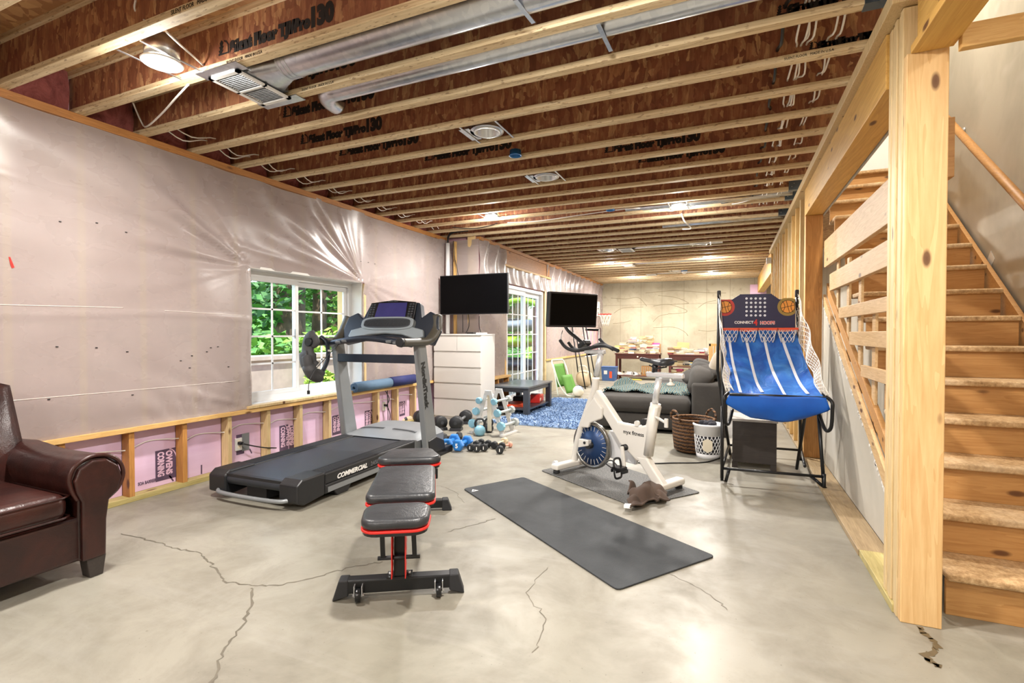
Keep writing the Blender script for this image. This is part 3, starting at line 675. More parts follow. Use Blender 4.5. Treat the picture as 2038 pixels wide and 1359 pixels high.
board('king_stud', (.688, 5.812, .036), (.838, 5.85, 2.73), M['pine_z'], 'pale full-height stud right behind the orange stud post', 'stud')
y = 6.22; k = 0
while y < 10.3:
    board('wall_stud', (.69, y, .036), (.83, y+.038, 2.73), M['pine_z'] if k % 3 else M['oldpine'], 'full-height stud in the open stud wall beyond the stairs, %s counted from the orange post' % nth(k), 'stud', 'studs of the open wall'); y += .4064; k += 1
board('bottom_plate', (.69, 5.77, 0), (.838, 10.25, .035), M['dirtyplate'], 'floor plate under the open stud wall beyond the stairs', 'plate')
board('header_beam', (.685, 10.27, 2.40), (.84, YB, 2.80), M['header'], 'yellow beam at the far end running to the concrete wall', 'beam')
m = MB(); m.box((.60, 10.16, 2.55), (.685, 10.26, 2.66)); o = m.build('switch_box', M['galv'], bevel=.004); tag(o, 'small metal box on the end of the open stud wall by the far yellow beam', 'junction box')
m = MB(); m.box((.50, 15.12, 2.36), (.90, 15.19, 2.62)); tag(m.build('foam_board', M['foam']), 'scrap of pink foam on the far concrete wall under the yellow beam', 'insulation')
# grey drywall below the stairs, cut on a diagonal
m = MB(); m.prism([(2.97, .036), (5.768, .036), (5.768, 1.57), (2.97, .036)][:3], .842, .855, axis='x')
dw = m.build('stair_drywall', M['drywall']); tag(dw, 'triangle of mudded grey drywall under the stairs', 'drywall')
rag = MB(); random.seed(3)
for k in range(60):
    y = 3.1+2.6*random.random(); z = .036+(y-2.97)*.548; rag.cbox((.841, y, z-.012*random.random()), (.004, .012+.02*random.random(), .01+.012*random.random()), mrot(.9*random.random()))
rag.build('torn_edge', M['white'], dw)
def diag(y): return .036+(y-2.97)*.548
m = MB(); m.prism([(2.96, diag(2.96)+.002), (5.765, diag(5.765)+.002), (5.765, diag(5.765)+.10), (2.96, diag(2.96)+.10)], .843, .868, axis='x'); tag(m.build('stringer_trim', M['guard'], bevel=.002), 'pale diagonal board along the top edge of the grey drywall', 'board')
m = MB(); m.prism([(2.96, diag(2.96)+.10), (5.765, diag(5.765)+.102), (5.765, diag(5.765)+.21), (2.96, diag(2.96)+.21)], .872, .905, axis='x'); tag(m.build('stringer', M['riser'], bevel=.002), 'brown diagonal stair stringer behind the pale diagonal board', 'stringer')
gb = [(5.72, 1.925, 2.185), (5.42, 1.675, 1.83), (5.0, 1.41, 1.50), (4.58, 1.195, 1.295), (4.20, .98, 1.06)]
nm = ['widest guard board, topmost of the five beside the stairs', 'second guard board from the top beside the stairs', 'narrow greenish guard board, third from the top beside the stairs', 'fourth guard board from the top beside the stairs', 'short lowest guard board beside the stairs']
for (y1, z0, z1), l in zip(gb, nm): board('guard_board', (.842 if z0 > 1.6 else .845, 2.97, z0), (.88 if z0 > 1.6 else .870, y1, z1), M['guard'], l, 'board', 'guard boards beside the stairs')
for k, (y, z0, z1) in enumerate(((5.30, 1.52, 1.66), (4.86, 1.30, 1.40), (4.45, 1.09, 1.19), (4.05, .87, .97))):
    board('guard_cripple', (.882, y-.06, z0-.25), (.90, y+.02, z1+.5), M['guard'], 'short upright behind the guard boards, %s from the top' % nth(k), 'board', 'uprights behind the guard boards')
# staircase
st = thing('staircase', 'open pine and chipboard staircase rising behind the big post', 'stairs', (1.33, 2.86, 0))
m = MB(); m.box((-.425, -.035, -.018), (.425, .262, .018)); tr0 = m.build('tread', M['tread'], st, bevel=.012, seg=3)
m = MB(); m.box((-.42, 0, 0), (.42, .019, .164)); ri0 = m.build('riser', M['riser'], st, bevel=.002)
for i in range(15):
    t_ = tr0 if i == 0 else dup(tr0, parent=st); t_.location = (0, .25*i, .2*(i+1)-.018)
    r_ = ri0 if i == 0 else dup(ri0, parent=st); r_.location = (0, .25*i, .2*i)
for x in (.44,):
    m = MB(); m.prism([(0.02, 0), (.30, 0), (3.9, 2.9), (3.9, 3.12), (3.6, 3.05), (.02, .17)], x, x+.03, axis='x'); m.build('stringer', M['riser'], st)
# handrail and its brackets on the far drywall
a, b = Vector((1.735, 5.75, 3.31)), Vector((1.735, 3.3, 1.33))
hr = thing('handrail', 'brown oak handrail sloping down the drywall beside the stairs', 'handrail', (0, 0, 0))
m = MB(); m.tube([a, b], .030, 12, flat=.8); m.build('rail', M['oak'], hr)
for f in (.12, .52, .9):
    p = a.lerp(b, f); m = MB(); m.tube([p+Vector((.0, 0, -.02)), p+Vector((.03, 0, -.06)), p+Vector((.085, 0, -.06))], .007, 6); m.cyl(p+Vector((.075, 0, -.06)), p+Vector((.085, 0, -.06)), .022); m.build('bracket', M['steel'], hr)
p0 = onY(1879, 355, 3.05); p1 = onY(1898, 235, 3.05)
board('rail_block', (p0.x, 3.03, p0.z), (p1.x, 3.7, p1.z), M['riser'], 'brown block of lumber sticking out behind the big post at the stair side', 'board')
for (px, py, s) in ((1975, 517, .055), (1928, 418, .03)):
    pass
m = MB(); p = onX(1972, 517, 1.818); m.prism([(p.y-.06, p.z), (p.y, p.z-.06), (p.y+.06, p.z), (p.y, p.z+.07)], 1.816, 1.8195, axis='x'); m.build('patch', M['white'], bpy.data.objects['wall_right'])
# lit lamps: a white trim ring, a glowing lens and a light
LP = [((-2.915, 1.95), 'large round glowing ceiling light above the armchair, nearest the camera'), ((-2.85, 6.05), 'round glowing ceiling light above the dresser'), ((-.569, 6.20), 'brightest round ceiling light in the middle of the joists beside a hanging cable'),
      ((-2.38, 10.72), 'round ceiling light beyond the sliding door, left of its pair'), ((-.40, 10.72), 'round ceiling light above the sofa, right of its pair'), ((-2.41, 13.70), 'small round ceiling light in the far row, over the left book table'), ((-.39, 13.70), 'small round ceiling light in the far row, over the right book table'),
      ((-.57, 1.95), 'round ceiling light out of view above the bench'), ((-2.9, -1.7), 'round ceiling light behind the camera, near the plastic wall'), ((-.57, -1.7), 'round ceiling light behind the camera, near the stairs')]
LAMPW = 78
for k, ((x, y), lab) in enumerate(LP):
    i = round((y-1.6177)/.4064); y = (JY(i)+JY(i+1))/2 if abs(y-(JY(i)+JY(i+1))/2) < abs(y-(JY(i-1)+JY(i))/2) else (JY(i-1)+JY(i))/2
    r = thing('ceiling_light', lab, 'ceiling light', (x, y, 2.785), 0, 'lit ceiling lights')
    m = MB(); m.lathe([(.078, .002), (.098, 0), (.104, .006), (.098, .012), (.078, .010)], n=28); m.build('trim_ring', M['white'], r)
    m = MB(); m.lathe([(0, -.001), (.05, -.001), (.079, .003), (.079, .02), (0, .02)], n=28); m.build('lens', M['lamp'], r)
    m = MB(); m.cyl((0, 0, .02), (0, 0, .14), .085, n=20); m.build('can', M['galv'], r)
    for s in (-1, 1):
        m = MB(); m.bar((s*.1, -.17, .015), (s*.1, .17, .015), .012, .004); m.build('hanger_bar', M['galv'], r)
    ld = bpy.data.lights.new('lamp_light', 'AREA'); ld.shape = 'DISK'; ld.size = .17; ld.energy = LAMPW*(.6 if k == 0 else .85 if y < 3 else 1.0); ld.color = (1, .95, .89); ld.spread = R(174)
    lo = bpy.data.objects.new('lamp_light', ld); COL.objects.link(lo); lo.parent = r; lo.location = (0, 0, -.012)
    ld2 = bpy.data.lights.new('lamp_light', 'POINT'); ld2.shadow_soft_size = .05; ld2.energy = ld.energy*.22; ld.energy *= .82; ld2.color = ld.color  # added second light below the lens, brightens upper walls and joist undersides
    lo = bpy.data.objects.new('lamp_light', ld2); COL.objects.link(lo); lo.parent = r; lo.location = (0, 0, -.055)
# lamp up the stairwell
r = thing('ceiling_light', 'round light high in the stairwell', 'ceiling light', (1.35, 4.6, 5.38)); m = MB(); m.lathe([(0, -.02), (.1, -.02), (.14, 0), (.14, .02), (0, .02)], n=24); m.build('lens', M['lamp'], r)
ld = bpy.data.lights.new('lamp_light', 'AREA'); ld.shape = 'DISK'; ld.size = .3; ld.energy = 70; ld.color = (1, .92, .8); lo = bpy.data.objects.new('lamp_light', ld); COL.objects.link(lo); lo.parent = r; lo.location = (0, 0, -.04)
r = thing('ceiling_light', 'round light at the foot of the stairs out of view', 'ceiling light', (1.4, .9, 2.82)); m = MB(); m.lathe([(0, -.01), (.08, -.01), (.1, 0), (.1, .02), (0, .02)], n=24); m.build('lens', M['lamp'], r)
ld = bpy.data.lights.new('lamp_light', 'AREA'); ld.shape = 'DISK'; ld.size = .17; ld.energy = 22; ld.color = (1, .92, .8); lo = bpy.data.objects.new('lamp_light', ld); COL.objects.link(lo); lo.parent = r; lo.location = (0, 0, -.03)
# unlit recessed housings
def can(x, i, lab):
    y = (JY(i)+JY(i+1))/2; r = thing('recessed_housing', lab, 'light housing', (x, y, 2.812), 0, 'unlit recessed light housings')
    m = MB(); m.lathe([(.088, .0), (.128, .0), (.128, .003), (.088, .003), (.088, 0)], n=28); m.box((-.185, -.11, 0), (-.10, .11, .003)); m.build('mounting_plate', M['galv'], r)
    m = MB(); m.lathe([(.086, -.008), (.100, -.010), (.103, 0), (.092, 0), (.088, .16), (0, .17), (0, .165), (.084, .155), (.086, -.008)], n=28); m.build('can', M['chrome'], r)
    m = MB(); m.box((-.165, -.06, .005), (-.10, .05, .075)); m.build('wiring_box', M['galv'], r)
    for s in (-1, 1):
        m = MB(); m.bar((s*.145, -.17, -.004), (s*.145, .17, -.004), .014, .005); m.build('hanger_bar', M['galv'], r)
    m = MB(); m.tube([(-.13, 0, .07), (-.11, .02, .13), (-.08, .0, .16), (-.02, -.01, .15)], .010, 8); m.build('flex_conduit', M['steel'], r)
    return r
can(-1.70, 4, 'unlit metal recessed light housing, nearer one in the ceiling'); can(-1.66, 7, 'unlit metal recessed light housing, farther one in the ceiling'); can(-2.05, 18, 'small unlit metal housing in the ceiling above the coffee table'); can(-.456, 18, 'small unlit metal housing in the ceiling above the sofa'); can(-1.2, 27, 'small unlit metal housing in the ceiling near the far wall')
def bluebox(x, y, lab, face=None):
    m = MB(); m.lathe([(0, .045), (.048, .045), (.05, 0), (.055, 0), (.055, -.002), (.048, -.002), (.045, .04), (0, .04)], (x, y, 2.80), 20); o = m.build('junction_box', M['blueplastic']); tag(o, lab, 'junction box', 'round blue ceiling boxes'); return o
bluebox(-1.69, JY(6)-.087, 'round blue junction box in the ceiling between the two unlit housings')
bluebox(-1.36, JY(11)+.087, 'round blue junction box with cables in the ceiling left of the brightest light')
r = thing('smoke_detector', 'small smoke detector on a blue box in the ceiling at the far end', 'smoke detector', (-1.03, 12.85, 2.80)); m = MB(); m.lathe([(0, -.06), (.035, -.06), (.055, -.03), (.06, 0), (0, 0)]); m.build('cover', M['white'], r); m = MB(); m.lathe([(.0, .0), (.075, .0), (.075, .05), (0, .05)]); m.build('box', M['blueplastic'], r)
# near supply duct with boot and register
yb = (JY(1)+JY(2))/2
r = thing('supply_duct', 'shiny round metal duct with a boot and white register between the joists', 'duct', (-2.47, yb, 2.90))
m = MB(); m.cyl((.05, 0, 0), (3.1, 0, 0), .102, n=28, caps=False); m.build('duct_pipe', M['galv'], r)
m = MB(); 
for k in range(3): m.lathe([(.103, -.004), (.107, 0), (.103, .004)], (.06+.03*k, 0, 0), 28, mrot(0, pi/2))
m.build('collar', M['galv'], r)
m = MB(); ra = [(-.02, .1*cos(a), .1*sin(a)) for a in [2*pi*k/24 for k in range(24)]]; rb = []
for k in range(24):
    a = 2*pi*k/24; c, s_ = cos(a), sin(a); q = max(abs(c), abs(s_)); rb.append((-.13+.02*s_, .15*c/q*.9, -.03+.07*s_/q))
m.add([(.05, p[1], p[2]) for p in ra]+rb, [(k, (k+1) % 24, 24+(k+1) % 24, 24+k) for k in range(24)], True); m.build('boot', M['galv'], r)
m = MB(); m.box((-.36, -.15, -.09), (-.10, .15, -.02)); m.build('boot_box', M['galv'], r)
rg = MB(); 
for a_, b_ in (((-.37, -.19, -.116), (-.12, -.165, -.106)), ((-.37, .165, -.116), (-.12, .19, -.106)), ((-.37, -.19, -.116), (-.345, .19, -.106)), ((-.145, -.19, -.116), (-.12, .19, -.106)), ((-.37, -.008, -.116), (-.12, .008, -.106))): rg.box(a_, b_)
reg = rg.build('register', M['white'], r)
m = MB()
for k in range(22):
    yy = -.16+.32*k/21; m.cbox((-.245, yy, -.110), (.20, .006, .004), mrot(.5))
m.build('louvre', M['silver'], reg); m = MB(); m.box((-.345, -.165, -.103), (-.145, .165, -.100)); m.build('damper', M['silver'], reg)
for s in (-1, 1):
    m = MB(); m.box((-.40, s*.17, -.107), (-.06, s*.25, -.102)); m.build('mounting_flange', M['galv'], r)
# second duct one bay on, with an elbow
yb = (JY(2)+JY(3))/2
r = thing('supply_duct', 'thinner metal duct with an elbow, one bay beyond the large duct', 'duct', (-2.45, yb, 2.87))
m = MB(); m.cyl((.1, -.06, 0), (3.1, -.06, 0), .068, n=20, caps=False); m.build('duct_pipe', M['galv'], r)
m = MB(); m.tube(catmull([(.12, -.06, 0), (.03, -.06, -.004), (-.03, 0, -.008), (-.06, .10, 0)], 5), .066, 18); m.build('elbow', M['galv'], r)
for (a_, b_, lab) in (((1025, 0), (1062, 46), 'thin metal strap bridging joists beside the large duct, nearer one'), ((1190, 48), (1216, 102), 'thin metal strap bridging joists at the end of the thinner duct')):
    p, q = onZ(*a_, 2.797), onZ(*b_, 2.797); m = MB(); m.bar(p, q, .022, .003); tag(m.build('metal_strap', M['galv']), lab, 'strap', 'metal straps under the joists')
# flat conduits and vents further on
yb = JY(11)+.22
m = MB(); m.cyl((-1.2, yb+.0, 2.83), (.62, yb, 2.83), .028, n=12); m.cyl((-1.0, yb+.07, 2.83), (.5, yb+.07, 2.83), .022, n=12); d = m.build('duct_pipe', M['galv']); tag(d, 'pair of long thin metal pipes in the bay behind the brightest light', 'pipe')
yb = (JY(14)+JY(15))/2
m = MB(); m.cyl((-.9, yb, 2.84), (.65, yb, 2.84), .035, n=12); d = m.build('duct_pipe', M['galv']); tag(d, 'thin metal pipe in a bay at the end of the open stud wall', 'pipe')
def vent(x, i, lab):
    y = (JY(i)+JY(i+1))/2; r = thing('ceiling_vent', lab, 'vent', (x, y, 2.80), 0, 'white ceiling vents')
    m = MB(); m.box((-.12, -.18, -.022), (.12, .18, -.012)); f = m.build('vent_face', M['white'], r)
    m = MB()
    for k in range(12): m.cbox((0, -.14+.28*k/11, -.024), (.18, .008, .003), mrot(.5))
    m.build('louvre', M['white'], f); m = MB(); m.cyl((.1, 0, .06), (1.6, 0, .06), .06, n=16); m.build('duct_pipe', M['galv'], r)
vent(-1.72, 18, 'white ceiling vent next to a small housing above the coffee table'); vent(-2.06, 23, 'white ceiling vent beyond the left ceiling light of the middle pair'); vent(-1.85, 28, 'white ceiling vent in front of the far concrete wall')
# cables
def cable(pts, r, mat, lab, group=None, k=5, name='cable'):
    m = MB(); m.tube(catmull(pts, k), r, 6); o = m.build(name, mat); return tag(o, lab, 'cable', group)
def runs(x, z, i0, i1, sag, seedv):
    random.seed(seedv); pts = []
    for i in range(i0, i1+1):
        y = JY(i); pts.append((x+random.uniform(-.012, .012), y, z+.02)); pts.append((x+random.uniform(-.02, .02), y+.2032, z-.6*sag*(.7+.6*random.random())))
    return pts
pw = onZ(1618, 45, 2.86).x
for k, (dx, mt, cnt, sg, lab) in enumerate(((-.115, 'blackwire', 0, .05, 'black cable looping through the joist ends, leftmost of the bundle'), (-.03, 'wire', 1, .06, 'white cable in the middle bundle through the joists near the stairs, outer left strand'), (-.012, 'wire', 2, .055, 'white cable in the middle bundle through the joists near the stairs, second strand'), (.004, 'wire', 3, .065, 'white cable in the middle bundle through the joists near the stairs, third strand'), (.02, 'wire', 4, .058, 'white cable in the middle bundle through the joists near the stairs, outer right strand'), (.125, 'wire', 5, .06, 'white cable closest to the stair plate through the joists, left strand'), (.145, 'wire', 6, .055, 'white cable closest to the stair plate through the joists, right strand'))):
    cable(runs(.36+dx, 2.862, 0, 12, sg, 20+k), .0055 if mt == 'wire' else .009, M[mt], lab, 'cable bundles through the joists', 4)
for k, (dx, lab) in enumerate(((0, 'white cable drooping between joist ends along the plastic wall, inner one'), (.09, 'white cable drooping between joist ends along the plastic wall, outer one'))):
    cable(runs(-3.98+dx, 2.862, 2, 11, .075, 50+k), .005, M['wire'], lab, 'cables along the left joist ends', 4)
Zc = lambda *p: [onZ(x, y, z) for x, y, z in p]
cable(Zc((375, 168, 2.795), (350, 195, 2.76), (320, 228, 2.78), (291, 252, 2.82), (280, 240, 2.9), (265, 205, 2.95)), .006, M['wire'], 'white cable hanging in a V by the plastic wall near the large light')
cable(Zc((270, 0, 2.95), (268, 18, 2.93), (280, 35, 2.9), (289, 41, 2.85)), .005, M['wire'], 'short white cable curling into a joist above the large light')
cable(Zc((330, 62, 2.83), (365, 95, 2.85), (405, 130, 2.86)), .006, M['wire'], 'white cable running from the large light to the next joist, upper one')
cable(Zc((340, 112, 2.83), (372, 127, 2.85), (406, 143, 2.82)), .006, M['wire'], 'white cable running from the large light to the next joist, lower one')
cable(Zc((1225, 418, 2.84), (1270, 414, 2.82), (1330, 420, 2.83), (1350, 416, 2.82)), .008, M['wire'], 'grey-white cable between the far blue box and the brightest light')
cable(Zc((1356, 425, 2.80), (1362, 440, 2.72), (1372, 450, 2.70), (1374, 455, 2.68), (1358, 456, 2.69)), .010, M['wire'], 'short curled white cable end dangling by the brightest light')
cable(Zc((1010, 443, 2.82), (1070, 440, 2.80), (1140, 430, 2.81), (1210, 420, 2.83)), .006, M['wire'], 'long white cable from the dresser light towards the far blue box')
cable(Zc((900, 452, 2.81), (940, 455, 2.79), (975, 449, 2.80), (990, 444, 2.81)), .006, M['blackwire'], 'thin dark cable from the corner to the dresser light')
cable(Zc((1400, 412, 2.84), (1460, 400, 2.82), (1510, 393, 2.83), (1535, 388, 2.85)), .009, M['blackwire'], 'dark cables sagging between the brightest light and the stair plate')
cable(Zc((1420, 411, 2.83), (1470, 404, 2.80), (1500, 396, 2.82), (1530, 391, 2.85)), .006, M['wire'], 'white cable sagging between the brightest light and the stair plate')
# conduit in the corner with its cables
r = thing('corner_conduit', 'white vertical conduit in the corner above the wall television', 'conduit', (-4.075, 6.80, 0)); m = MB(); m.cyl((0, 0, 1.282), (0, 0, 2.70), .033, n=16); m.build('pipe', M['vinyl'], r)
m = MB(); m.tube(catmull([(.0, 0, 2.68), (.01, -.01, 2.80), (.10, -.03, 2.86), (.35, -.05, 2.87)], 5), .010, 6); m.tube(catmull([(.015, 0, 2.68), (.03, -.02, 2.78), (.12, -.05, 2.84), (.4, -.06, 2.85)], 5), .008, 6); m.build('cable', M['blackwire'], r)
cable([(-4.00, 6.85, 2.74), (-3.99, 6.87, 2.5), (-3.93, 6.88, 2.2), (-3.86, 6.88, 1.7), (-3.85, 6.88, 1.3)], .006, M['blackwire'], 'black cable running down the corner behind the wall television')
cable([(-3.57, 6.9, 1.55), (-3.55, 6.88, 1.35), (-3.44, 6.86, 1.1), (-3.40, 6.94, .9), (-3.46, 6.97, .7)], .006, M['blackwire'], 'black cable dropping from the wall television beside the dresser')
cable([(-3.75, 6.88, 1.58), (-3.73, 6.86, 1.4), (-3.70, 6.7, 1.285)], .006, M['blackwire'], 'black cable from the wall television down to the dresser top')
m = MB(); m.box((-4.03, YJ-.05, .6), (-3.99, YJ-.012, 2.74)); tag(m.build('corner_stud', M['pine_z']), 'narrow pine stud beside the corner conduit', 'stud')
# ---------------------------------------------------------------- treadmill
T = thing('treadmill', 'black and silver treadmill with console standing under the window', 'treadmill', (-3.275, 2.62, 0), R(1.5))
for s in (-1, 1):
    m = MB(); m.prism([(-.0, .06), (.0, .185), (.05, .222), (.27, .222), (.27, .05), (.06, .03)], s*.455, s*.275, axis='x'); m.build('end_cap', M['black'], T, bevel=.012)
    m = MB(); m.box((s*.455, .27, .125), (s*.29, 1.56, .212)); m.box((s*.455, .27, .05), (s*.40, 1.70, .125)); m.build('side_rail', M['black'], T, bevel=.012)
    m = MB(); m.box((s*.435, .29, .2115), (s*.31, 1.54, .213))
    for k in range(60): m.box((s*.435, .30+k*.0205, .212), (s*.31, .312+k*.0205, .2145))
    m.build('foot_grip', M['rubber'], T)
    m = MB(); m.box((s*.4555, .30, .060), (s*.459, 1.66, .100)); m.build('stripe', M['silver'], T)
m = MB(); m.box((-.285, .02, .17), (.285, 1.56, .200)); m.build('deck', M['black'], T)
m = MB(); m.grid(lambda u, v: (-.275+.55*u, .06+1.50*v, .204), 2, 6); m.grid(lambda u, v: (-.275+.55*u, .06-.045*sin(v*pi), .159+.045*cos(v*pi)), 2, 10); m.build('running_belt', M['belt'], T)
m = MB(); m.tube(catmull([(-.36, .03, .075), (-.30, -.025, .068), (0, -.04, .066), (.30, -.025, .068), (.36, .03, .075)], 6), .016, 10); m.build('lift_handle', M['silver'], T)
m = MB(); m.box((-.10, .05, .04), (.10, .35, .13)); m.box((-.30, .30, .10), (.30, 1.5, .165)); m.build('underframe', M['black'], T)
for s in (-1, 1):
    m = MB(); m.prism([(.42, .0), (.54, .0), (.60, .07), (.36, .07)], s*.445, s*.375, axis='x'); m.build('rear_foot', M['black'], T, bevel=.006)
    m = MB(); m.box((s*.56, 1.45, 0), (s*.42, 2.1, .075)); m.build('base_rail', M['black'], T, bevel=.012)
# motor hood
m = MB()
def hood(u, v):
    x = -.46+.92*u; y = 1.50+.56*v; e = 1-abs(2*u-1)**6
    return (x, y, .205+(.075*sin(min(1, v*1.6)*pi/2)+.012*sin(pi*u))*e if 0 < v else .213)
m.grid(hood, 28, 14); m.grid(lambda u, v: (-.46+.92*u, 2.06, .05+(hood(u, 1)[2]-.05)*v), 28, 2)
for s in (-1, 1): m.box((s*.46, 1.5, .05), (s*.44, 2.06, .206))
m.build('motor_hood', M['silver'], T)
m = MB()
for k in range(44): 
    if 18 < k < 26: continue
    x = -.34+.68*k/43; m.cbox((x, 1.70, hood((x+.46)/.92, .36)[2]+.001), (.006, .06, .004))
m.build('vent_slots', M['charcoal'], T)
# uprights, leaning back towards the walker
for s, xx in ((-1, -.50), (1, .515)):
    m = MB(); m.prism([(1.60, .07), (1.80, .07), (1.565, 1.19), (1.43, 1.19)], xx-.035, xx+.035, axis='x'); u = m.build('upright', M['silver'], T, bevel=.012, seg=3)
    m = MB(); m.prism([(1.62, .06), (1.95, .02), (1.90, .16), (1.75, .22), (1.60, .2)], xx-.045, xx+.045, axis='x'); m.build('upright_boot', M['black'], u, bevel=.008)
    if s == 1:
        an = atan2(-.185, 1.12)
        text('NordicTrack', .088, M['blackletter'], (.5515, 1.50, 1.0), (VR.to_matrix() @ mrot(0, 0, -pi/2-an)).to_euler(), u, bold=.006, ext=.0008, valign='CENTER')
text('COMMERCIAL', .052, M['whiteletter'], (.4565, .40, .137), VR, T, bold=.002, shear=.25, sx=1.12)
text('2450', .05, M['greyletter'], (.4565, .815, .137), VR, T, sx=1.15)
# console
CT = Matrix.Translation((.035, 1.60, 1.18)) @ mrot(-R(22)).to_4x4()
out = [(-.55,.0),(-.60,.16),(-.57,.31),(-.46,.36),(-.37,.29),(-.315,.46),(0,.50),(.315,.46),(.37,.29),(.46,.36),(.57,.31),(.60,.16),(.55,0),(.3,.055),(0,.08),(-.3,.055)]
m = MB(); m.prism(out, 0, .09, CT); con = m.build('console', M['consoleblue'], T, bevel=.016, seg=3)
m = MB(); m.prism([(-.30,.255),(.30,.255),(.285,.455),(0,.485),(-.285,.455)], -.03, .0, CT); dp = m.build('display_housing', M['blackgloss'], con, bevel=.008)
m = MB(); m.prism([(-.195,.262),(.195,.262),(.18,.448),(-.18,.448)], -.0325, -.029, CT); m.build('screen', M['consolescreen'], con)
text('NORDICTRACK', .018, M['silver'], CT @ Vector((-.07, -.0305, .462)), (R(90)-R(22), 0, 0), con, ext=.0004)
for s in (-1, 1):
    m = MB()
    for k in range(6):
        for j in range(2): m.prism([(s*(.215+.035*j),.28+.028*k),(s*(.24+.035*j),.28+.028*k),(s*(.24+.035*j),.298+.028*k),(s*(.215+.035*j),.298+.028*k)][::s], -.033, -.029, CT)
    m.build('button_pad', M['charcoal'], con)
ell = lambda a, b, cx, cz, n=36, p=1: [(cx+a*math.copysign(abs(cos(t))**p, cos(t)), cz+b*math.copysign(abs(sin(t))**p, sin(t))) for t in [2*pi*k/n for k in range(n)]]
m = MB(); m.prism(ell(.325, .075, 0, .205, 40, .55), -.055, -.0, CT); fan = m.build('fan_surround', M['consolegrey'], con, bevel=.006)
m = MB(); m.prism(ell(.29, .055, 0, .205, 40, .55), -.058, -.05, CT); m.build('fan_grille', M['charcoal'], fan)
m = MB()
for k in range(34): x = -.27+.54*k/33; m.cbox(CT @ Vector((x, -.06, .205)), (.005, .004, .085*(1-(x/.36)**4)), mrot(-R(22), .25))
m.build('fan_slats', M['black'], fan)
m = MB(); m.prism([(-.47,.06),(-.45,.135),(-.30,.17),(.30,.17),(.45,.135),(.47,.06),(.40,.03),(.2,.085),(0,.10),(-.2,.085),(-.40,.03)], -.045, -.0, CT); m.build('shelf_panel', M['consolegrey'], con, bevel=.012)
m = MB(); m.tube(catmull([(-.50, 1.40, 1.175), (-.34, 1.36, 1.20), (0, 1.345, 1.235), (.34, 1.36, 1.20), (.50, 1.40, 1.175)], 6), .034, 12, flat=.9); cb = m.build('cross_bar', M['consoleblue'], T)
for a_ in (-.34, -.26, .28, .36):
    m = MB(); m.cbox((a_, 1.335, 1.235-.3*a_*a_), (.06, .045, .02), mrot(.5, 0, -.0)); m.build('pulse_grip', M['silver'], cb)
for s in (-1, 1):
    m = MB(); m.tube(catmull([(s*.56, 1.76, 1.46), (s*.585, 1.70, 1.32), (s*.575, 1.58, 1.215), (s*.55, 1.42, 1.198), (s*.54, 1.15, 1.198)], 6), [.050]*6+[.046]*6+[.041]*13, 12, flat=1.15); h = m.build('handlebar', M['taupe'], T)
    m = MB(); m.cyl((s*.54, 1.155, 1.198), (s*.54, 1.12, 1.198), .046, .040, 14); m.build('end_cap', M['black'], h)
m = MB(); m.box((-.465, 1.46, .985), (.48, 1.64, 1.0)); m.box((-.465, 1.46, .985), (.48, 1.475, 1.07)); m.box((-.465, 1.625, .985), (.48, 1.64, 1.055)); m.box((-.465, 1.46, .985), (-.45, 1.64, 1.06)); tray = m.build('tray', M['consoleblue'], T, bevel=.006)
m = MB()
for x in (-.16, -.02, .12, .26): m.bar((x, 1.48, 1.06), (x+.0, 1.63, 1.06), .008, .006)
m.build('tray_wire', M['silver'], tray)
m = MB(); m.tube(catmull([(-.30, 1.30, 1.18), (-.40, 1.1, .95), (-.42, 1.02, .82), (-.415, 1.0, .73)], 6), .004, 6); m.cbox((-.415, 1.0, .715), (.018, .02, .035)); m.build('safety_key', M['black'], T)
# padded wraps hanging on the far handlebar
c = T.matrix_basis @ Vector((-.52, 1.20, 1.195))
c = Vector((-3.275-.52-.031, 2.62+1.26-.014, 1.198))
g = thing('neck_wrap', 'grey padded strap draped over the treadmill handlebar in front of the window', 'strap', c)
m = MB(); m.tube(catmull([(.0, -.09, -.03), (.045, -.09, .0), (.0, -.09, .052), (-.055, -.09, .0), (-.06, -.10, -.12), (-.055, -.09, -.22), (-.02, -.06, -.27)], 6), [.026]*12+[.042]*12+[.060]*13, 12, flat=1.6); m.build('long_pad', M['greycloth'], g)
m = MB(); m.tube(catmull([(-.02, -.16, -.09), (.01, -.18, -.16), (.02, -.17, -.23), (.02, -.12, -.31), (.02, -.06, -.335), (.015, -.02, -.30)], 6), [.012]*5+[.045]*8+[.065]*12+[.045]*6, 12, flat=1.4); m.build('hood_pad', M['greycloth'], g)
m = MB(); m.tube(catmull([(.0, .02, .05), (.05, .04, .0), (.055, .06, -.10), (.05, .05, -.20), (.03, .01, -.30)], 6), .038, 10, flat=.5); m.build('strap', M['consoleblue'], g)
m = MB(); m.cbox((.085, .05, -.09), (.003, .05, .018)); m.build('care_label', M['white'], g)
